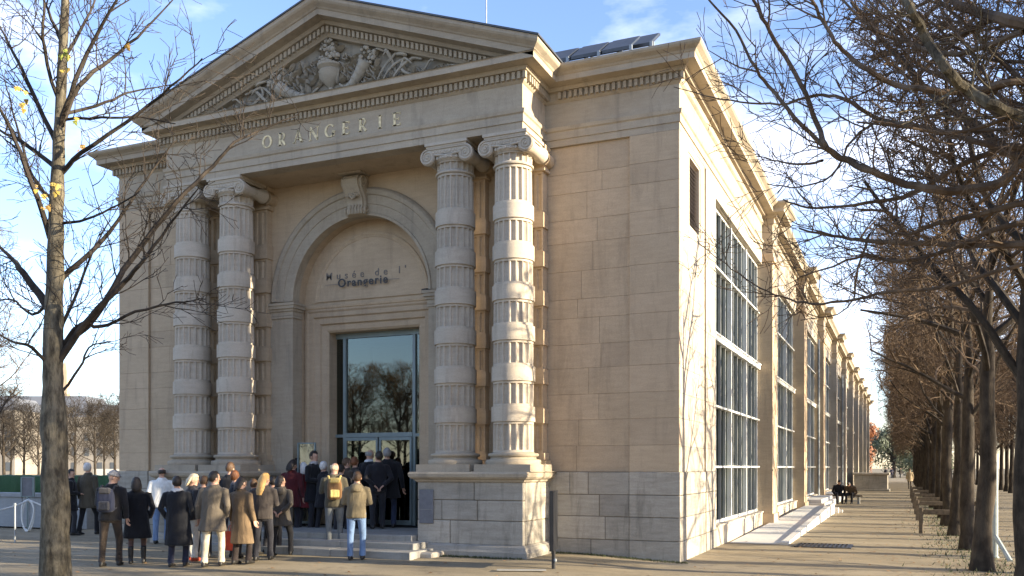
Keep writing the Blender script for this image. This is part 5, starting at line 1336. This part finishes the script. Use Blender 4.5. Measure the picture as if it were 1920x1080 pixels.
Q(546, 1004, 865, -20, 'dark-haired person in a dark red coat near the steps', z=.30, H=1.72, top=(.075, .012, .014), hair='dark', style='bob', coat='mid', group=GQ)
Q(571, 1003, 870, -10, 'white-haired person in a crimson coat on the steps', z=.30, H=1.66, top=(.11, .013, .015), hair='white', style='bob', coat='mid', group=GQ)
Q(588, 998, 844, -115, 'tall dark-haired person in a black coat turned towards the viewer', z=.36, H=1.86, top=blk, hair='dark', coat='mid', collar=(.45, .42, .40), group=GQ)
Q(606, 1004, 863, -40, 'white-haired person in a black coat facing right in the crowd', z=.30, H=1.68, top=blk, hair='white', coat='mid', group=GQ)
p18 = Q(627, 1027, 867, 0, 'balding person in an olive jacket wearing a tan backpack', z=.18, top=(.085, .075, .05), legs=(.16, .17, .17), hair='pale', style='bald', coat='jacket', group=GQ)
Q(668, 1050, 884, -8, 'brown-haired person in a khaki hooded jacket and blue jeans', top=(.155, .125, .075), legs=(.13, .20, .33), hair='brown', coat='jacket', hood=True, stride=.08, arms=('front', 'front'), group=GQ)
Q(650, 1000, 862, -35, 'brown-haired person in a dull brown jacket deep in the crowd', z=.36, H=1.70, top=(.07, .05, .035), hair='brown', coat='jacket', group=GQ)
Q(666, 1000, 860, -70, 'person in profile with auburn hair close to the door', z=.36, H=1.72, top=(.04, .03, .025), hair='red', coat='jacket', group=GQ)
Q(690, 988, 853, -30, 'grey-haired person in a black coat with a white collar at the door', z=.48, H=1.78, top=blk, hair='grey', style='bald', coat='mid', collar=(.6, .6, .58), group=GQ)
Q(727, 990, 850, -20, 'broad person in a black coat and dark jeans on the landing', z=.48, H=1.80, top=blk, legs=(.03, .04, .075), hair='grey', coat='mid', wide=1.2, group=GQ)
Q(752, 984, 852, 20, 'person in a black coat nearest the right pedestal', z=.48, H=1.78, top=(.010, .010, .012), hair='dark', coat='long', wide=1.08, group=GQ)
Q(560, 992, 866, -50, 'dark figure behind the red coats at the steps', z=.40, H=1.66, top=blk, hair='dark', coat='mid', group=GQ)
Q(381, 1046, 892, 12, 'dark-clad person glimpsed between the pale hair and the grey-brown jacket', top=(.02, .018, .018), hair='brown', coat='jacket', group=GQ)
Q(510, 1036, 894, -12, 'person in a charcoal coat glimpsed between blond hair and hooded coat', top=(.025, .024, .026), hair='dark', coat='mid', group=GQ)
Q(640, 1012, 868, -20, 'person in black between the tan backpack and the khaki jacket', z=.25, H=1.66, top=blk, hair='dark', coat='mid', group=GQ)
Q(708, 992, 858, 10, 'person in dark clothes between the white collar and the broad black coat', z=.48, H=1.72, top=(.016, .015, .018), hair='dark', coat='jacket', group=GQ)
# bags
def on(p, v):      # a point in a person's own frame
    return Matrix.LocRotScale(p.location, p.rotation_euler, p.scale) @ Vector(v)
def backpack(p, label, c1, c2):
    r = p.rotation_euler.z; s = p.scale.x; base = on(p, (0, -.22, 1.0))
    o = thing('backpack', label, 'backpack', base, None, True, r); o.scale = (s, s, s)
    mb = MB(); rg_ = []
    for zz, w_, d_ in ((0, .11, .06), (.03, .145, .085), (.15, .15, .095), (.30, .145, .085), (.40, .12, .06), (.43, .07, .03)):
        rg_.append([(w_*abs(cos(q))**.6*(1 if cos(q) > 0 else -1), -.01+d_*abs(sin(q))**.6*(1 if sin(q) > 0 else -1), zz) for q in [2*pi*i/20 for i in range(20)]])
    mb.loft(rg_); mb.build('sack', cloth(c1), o, True)
    mb = MB(); mb.cbox(-.095, .095, -.155, -.085, .04, .20, .02); mb.build('pocket', cloth(c2), o)
    mb = MB(); mb.cbox(-.10, .10, -.115, -.03, .33, .44, .02); mb.build('flap', cloth(c2), o)
    for sd_ in (-1, 1): MB().tube([(.10*sd_, .06, .40), (.12*sd_, .10, .47), (.13*sd_, .22, .47), (.15*sd_, .36, .38), (.15*sd_, .30, .12), (.12*sd_, .06, .05)], .018, 6).build('strap', cloth(c2), o)
backpack(p3, 'dark blue-grey backpack on the person in a dark jacket', (.03, .035, .06), (.05, .05, .055))
backpack(p18, 'tan and yellow backpack on the person in an olive jacket', (.22, .12, .05), (.62, .46, .16))
w = on(p10, (-.275, .03, .80))
o = thing('shopping_bag', 'bright red-orange shopping bag held by the person in the tan coat', 'bag', (w.x, w.y, w.z-.50), None, True, p10.rotation_euler.z)
mb = MB(); mb.loft([[(-.12, -.05, 0), (.12, -.05, 0), (.12, .05, 0), (-.12, .05, 0)], [(-.135, -.06, .2), (.135, -.06, .2), (.135, .06, .2), (-.135, .06, .2)], [(-.13, -.035, .36), (.13, -.035, .36), (.13, .035, .36), (-.13, .035, .36)]])
RED = plain('red_bag', (.55, .07, .03), .5, 0, .2, 9, .3); mb.build('sack', RED, o)
for sd_ in (-1, 1): MB().tube([(-.07, .035*sd_, .35), (-.05, .02*sd_, .47), (.05, .02*sd_, .47), (.07, .035*sd_, .35)], .008, 6).build('handle', RED, o)
w = on(p13, (-.27, .03, .80))
o = thing('hand_bag', 'black shoulder bag hanging from the person in the hooded coat', 'bag', (w.x, w.y, w.z-.38), None, True, p13.rotation_euler.z)
MB().cbox(-.07, .07, -.17, .17, 0, .24, .03).build('sack', cloth((.012, .012, .013)), o); MB().tube([(0, -.12, .22), (0, -.08, .42), (0, .08, .42), (0, .12, .22)], .011, 6).build('handle', cloth((.012, .012, .013)), o)
# seated pair on a bench by the wall, and walkers on the avenue
c = ground(1587, 945)
bn = thing('stone_bench', 'low bench under the two seated people beside the museum', 'bench', (c.x, c.y+.35, 0))
MB().cbox(c.x-1.0, c.x+.75, c.y+.12, c.y+.60, .37, .45, .015).build('seat', M['wood'], bn)
for dx in (-.8, .5): MB().cbox(c.x+dx, c.x+dx+.12, c.y+.18, c.y+.54, -.02, .368, .01).build('leg', M['step'], bn)
person(c.x-.42, c.y+.36, 0, pi+.25, 1.74, 'seated person in black leaning forward on the bench', top=blk, legs=blk, hair='dark', coat='jacket', sit=True, lean=28, arms=('knee', 'knee'), nod=15, wide=1.1)
person(c.x+.25, c.y+.40, 0, pi-.3, 1.76, 'seated person in a brown coat hunched on the bench', top=(.09, .06, .035), legs=blk, hair='dark', coat='jacket', sit=True, lean=40, arms=('knee', 'knee'), nod=25, wide=1.15)
GW = 'walkers far along the avenue'
Q(1706, 917, 874, 0, 'walker in a pale beige coat by the far rails', H=1.74, top=(.42, .33, .20), legs=(.10, .08, .06), hair='brown', coat='mid', stride=.35, group=GW, voxel=.03)
for px, py, lb, col in ((1661, 897, 'left of two distant walkers in dark coats on the path', blk), (1672, 897, 'right of two distant walkers in dark coats on the path', (.03, .03, .045)), (1688, 896, 'distant walker in dark clothes nearest the tree row', (.04, .035, .03))):
    Q(px, py, 880, 170, lb, H=1.72, top=col, coat='mid', stride=.3, group=GW, voxel=.03)
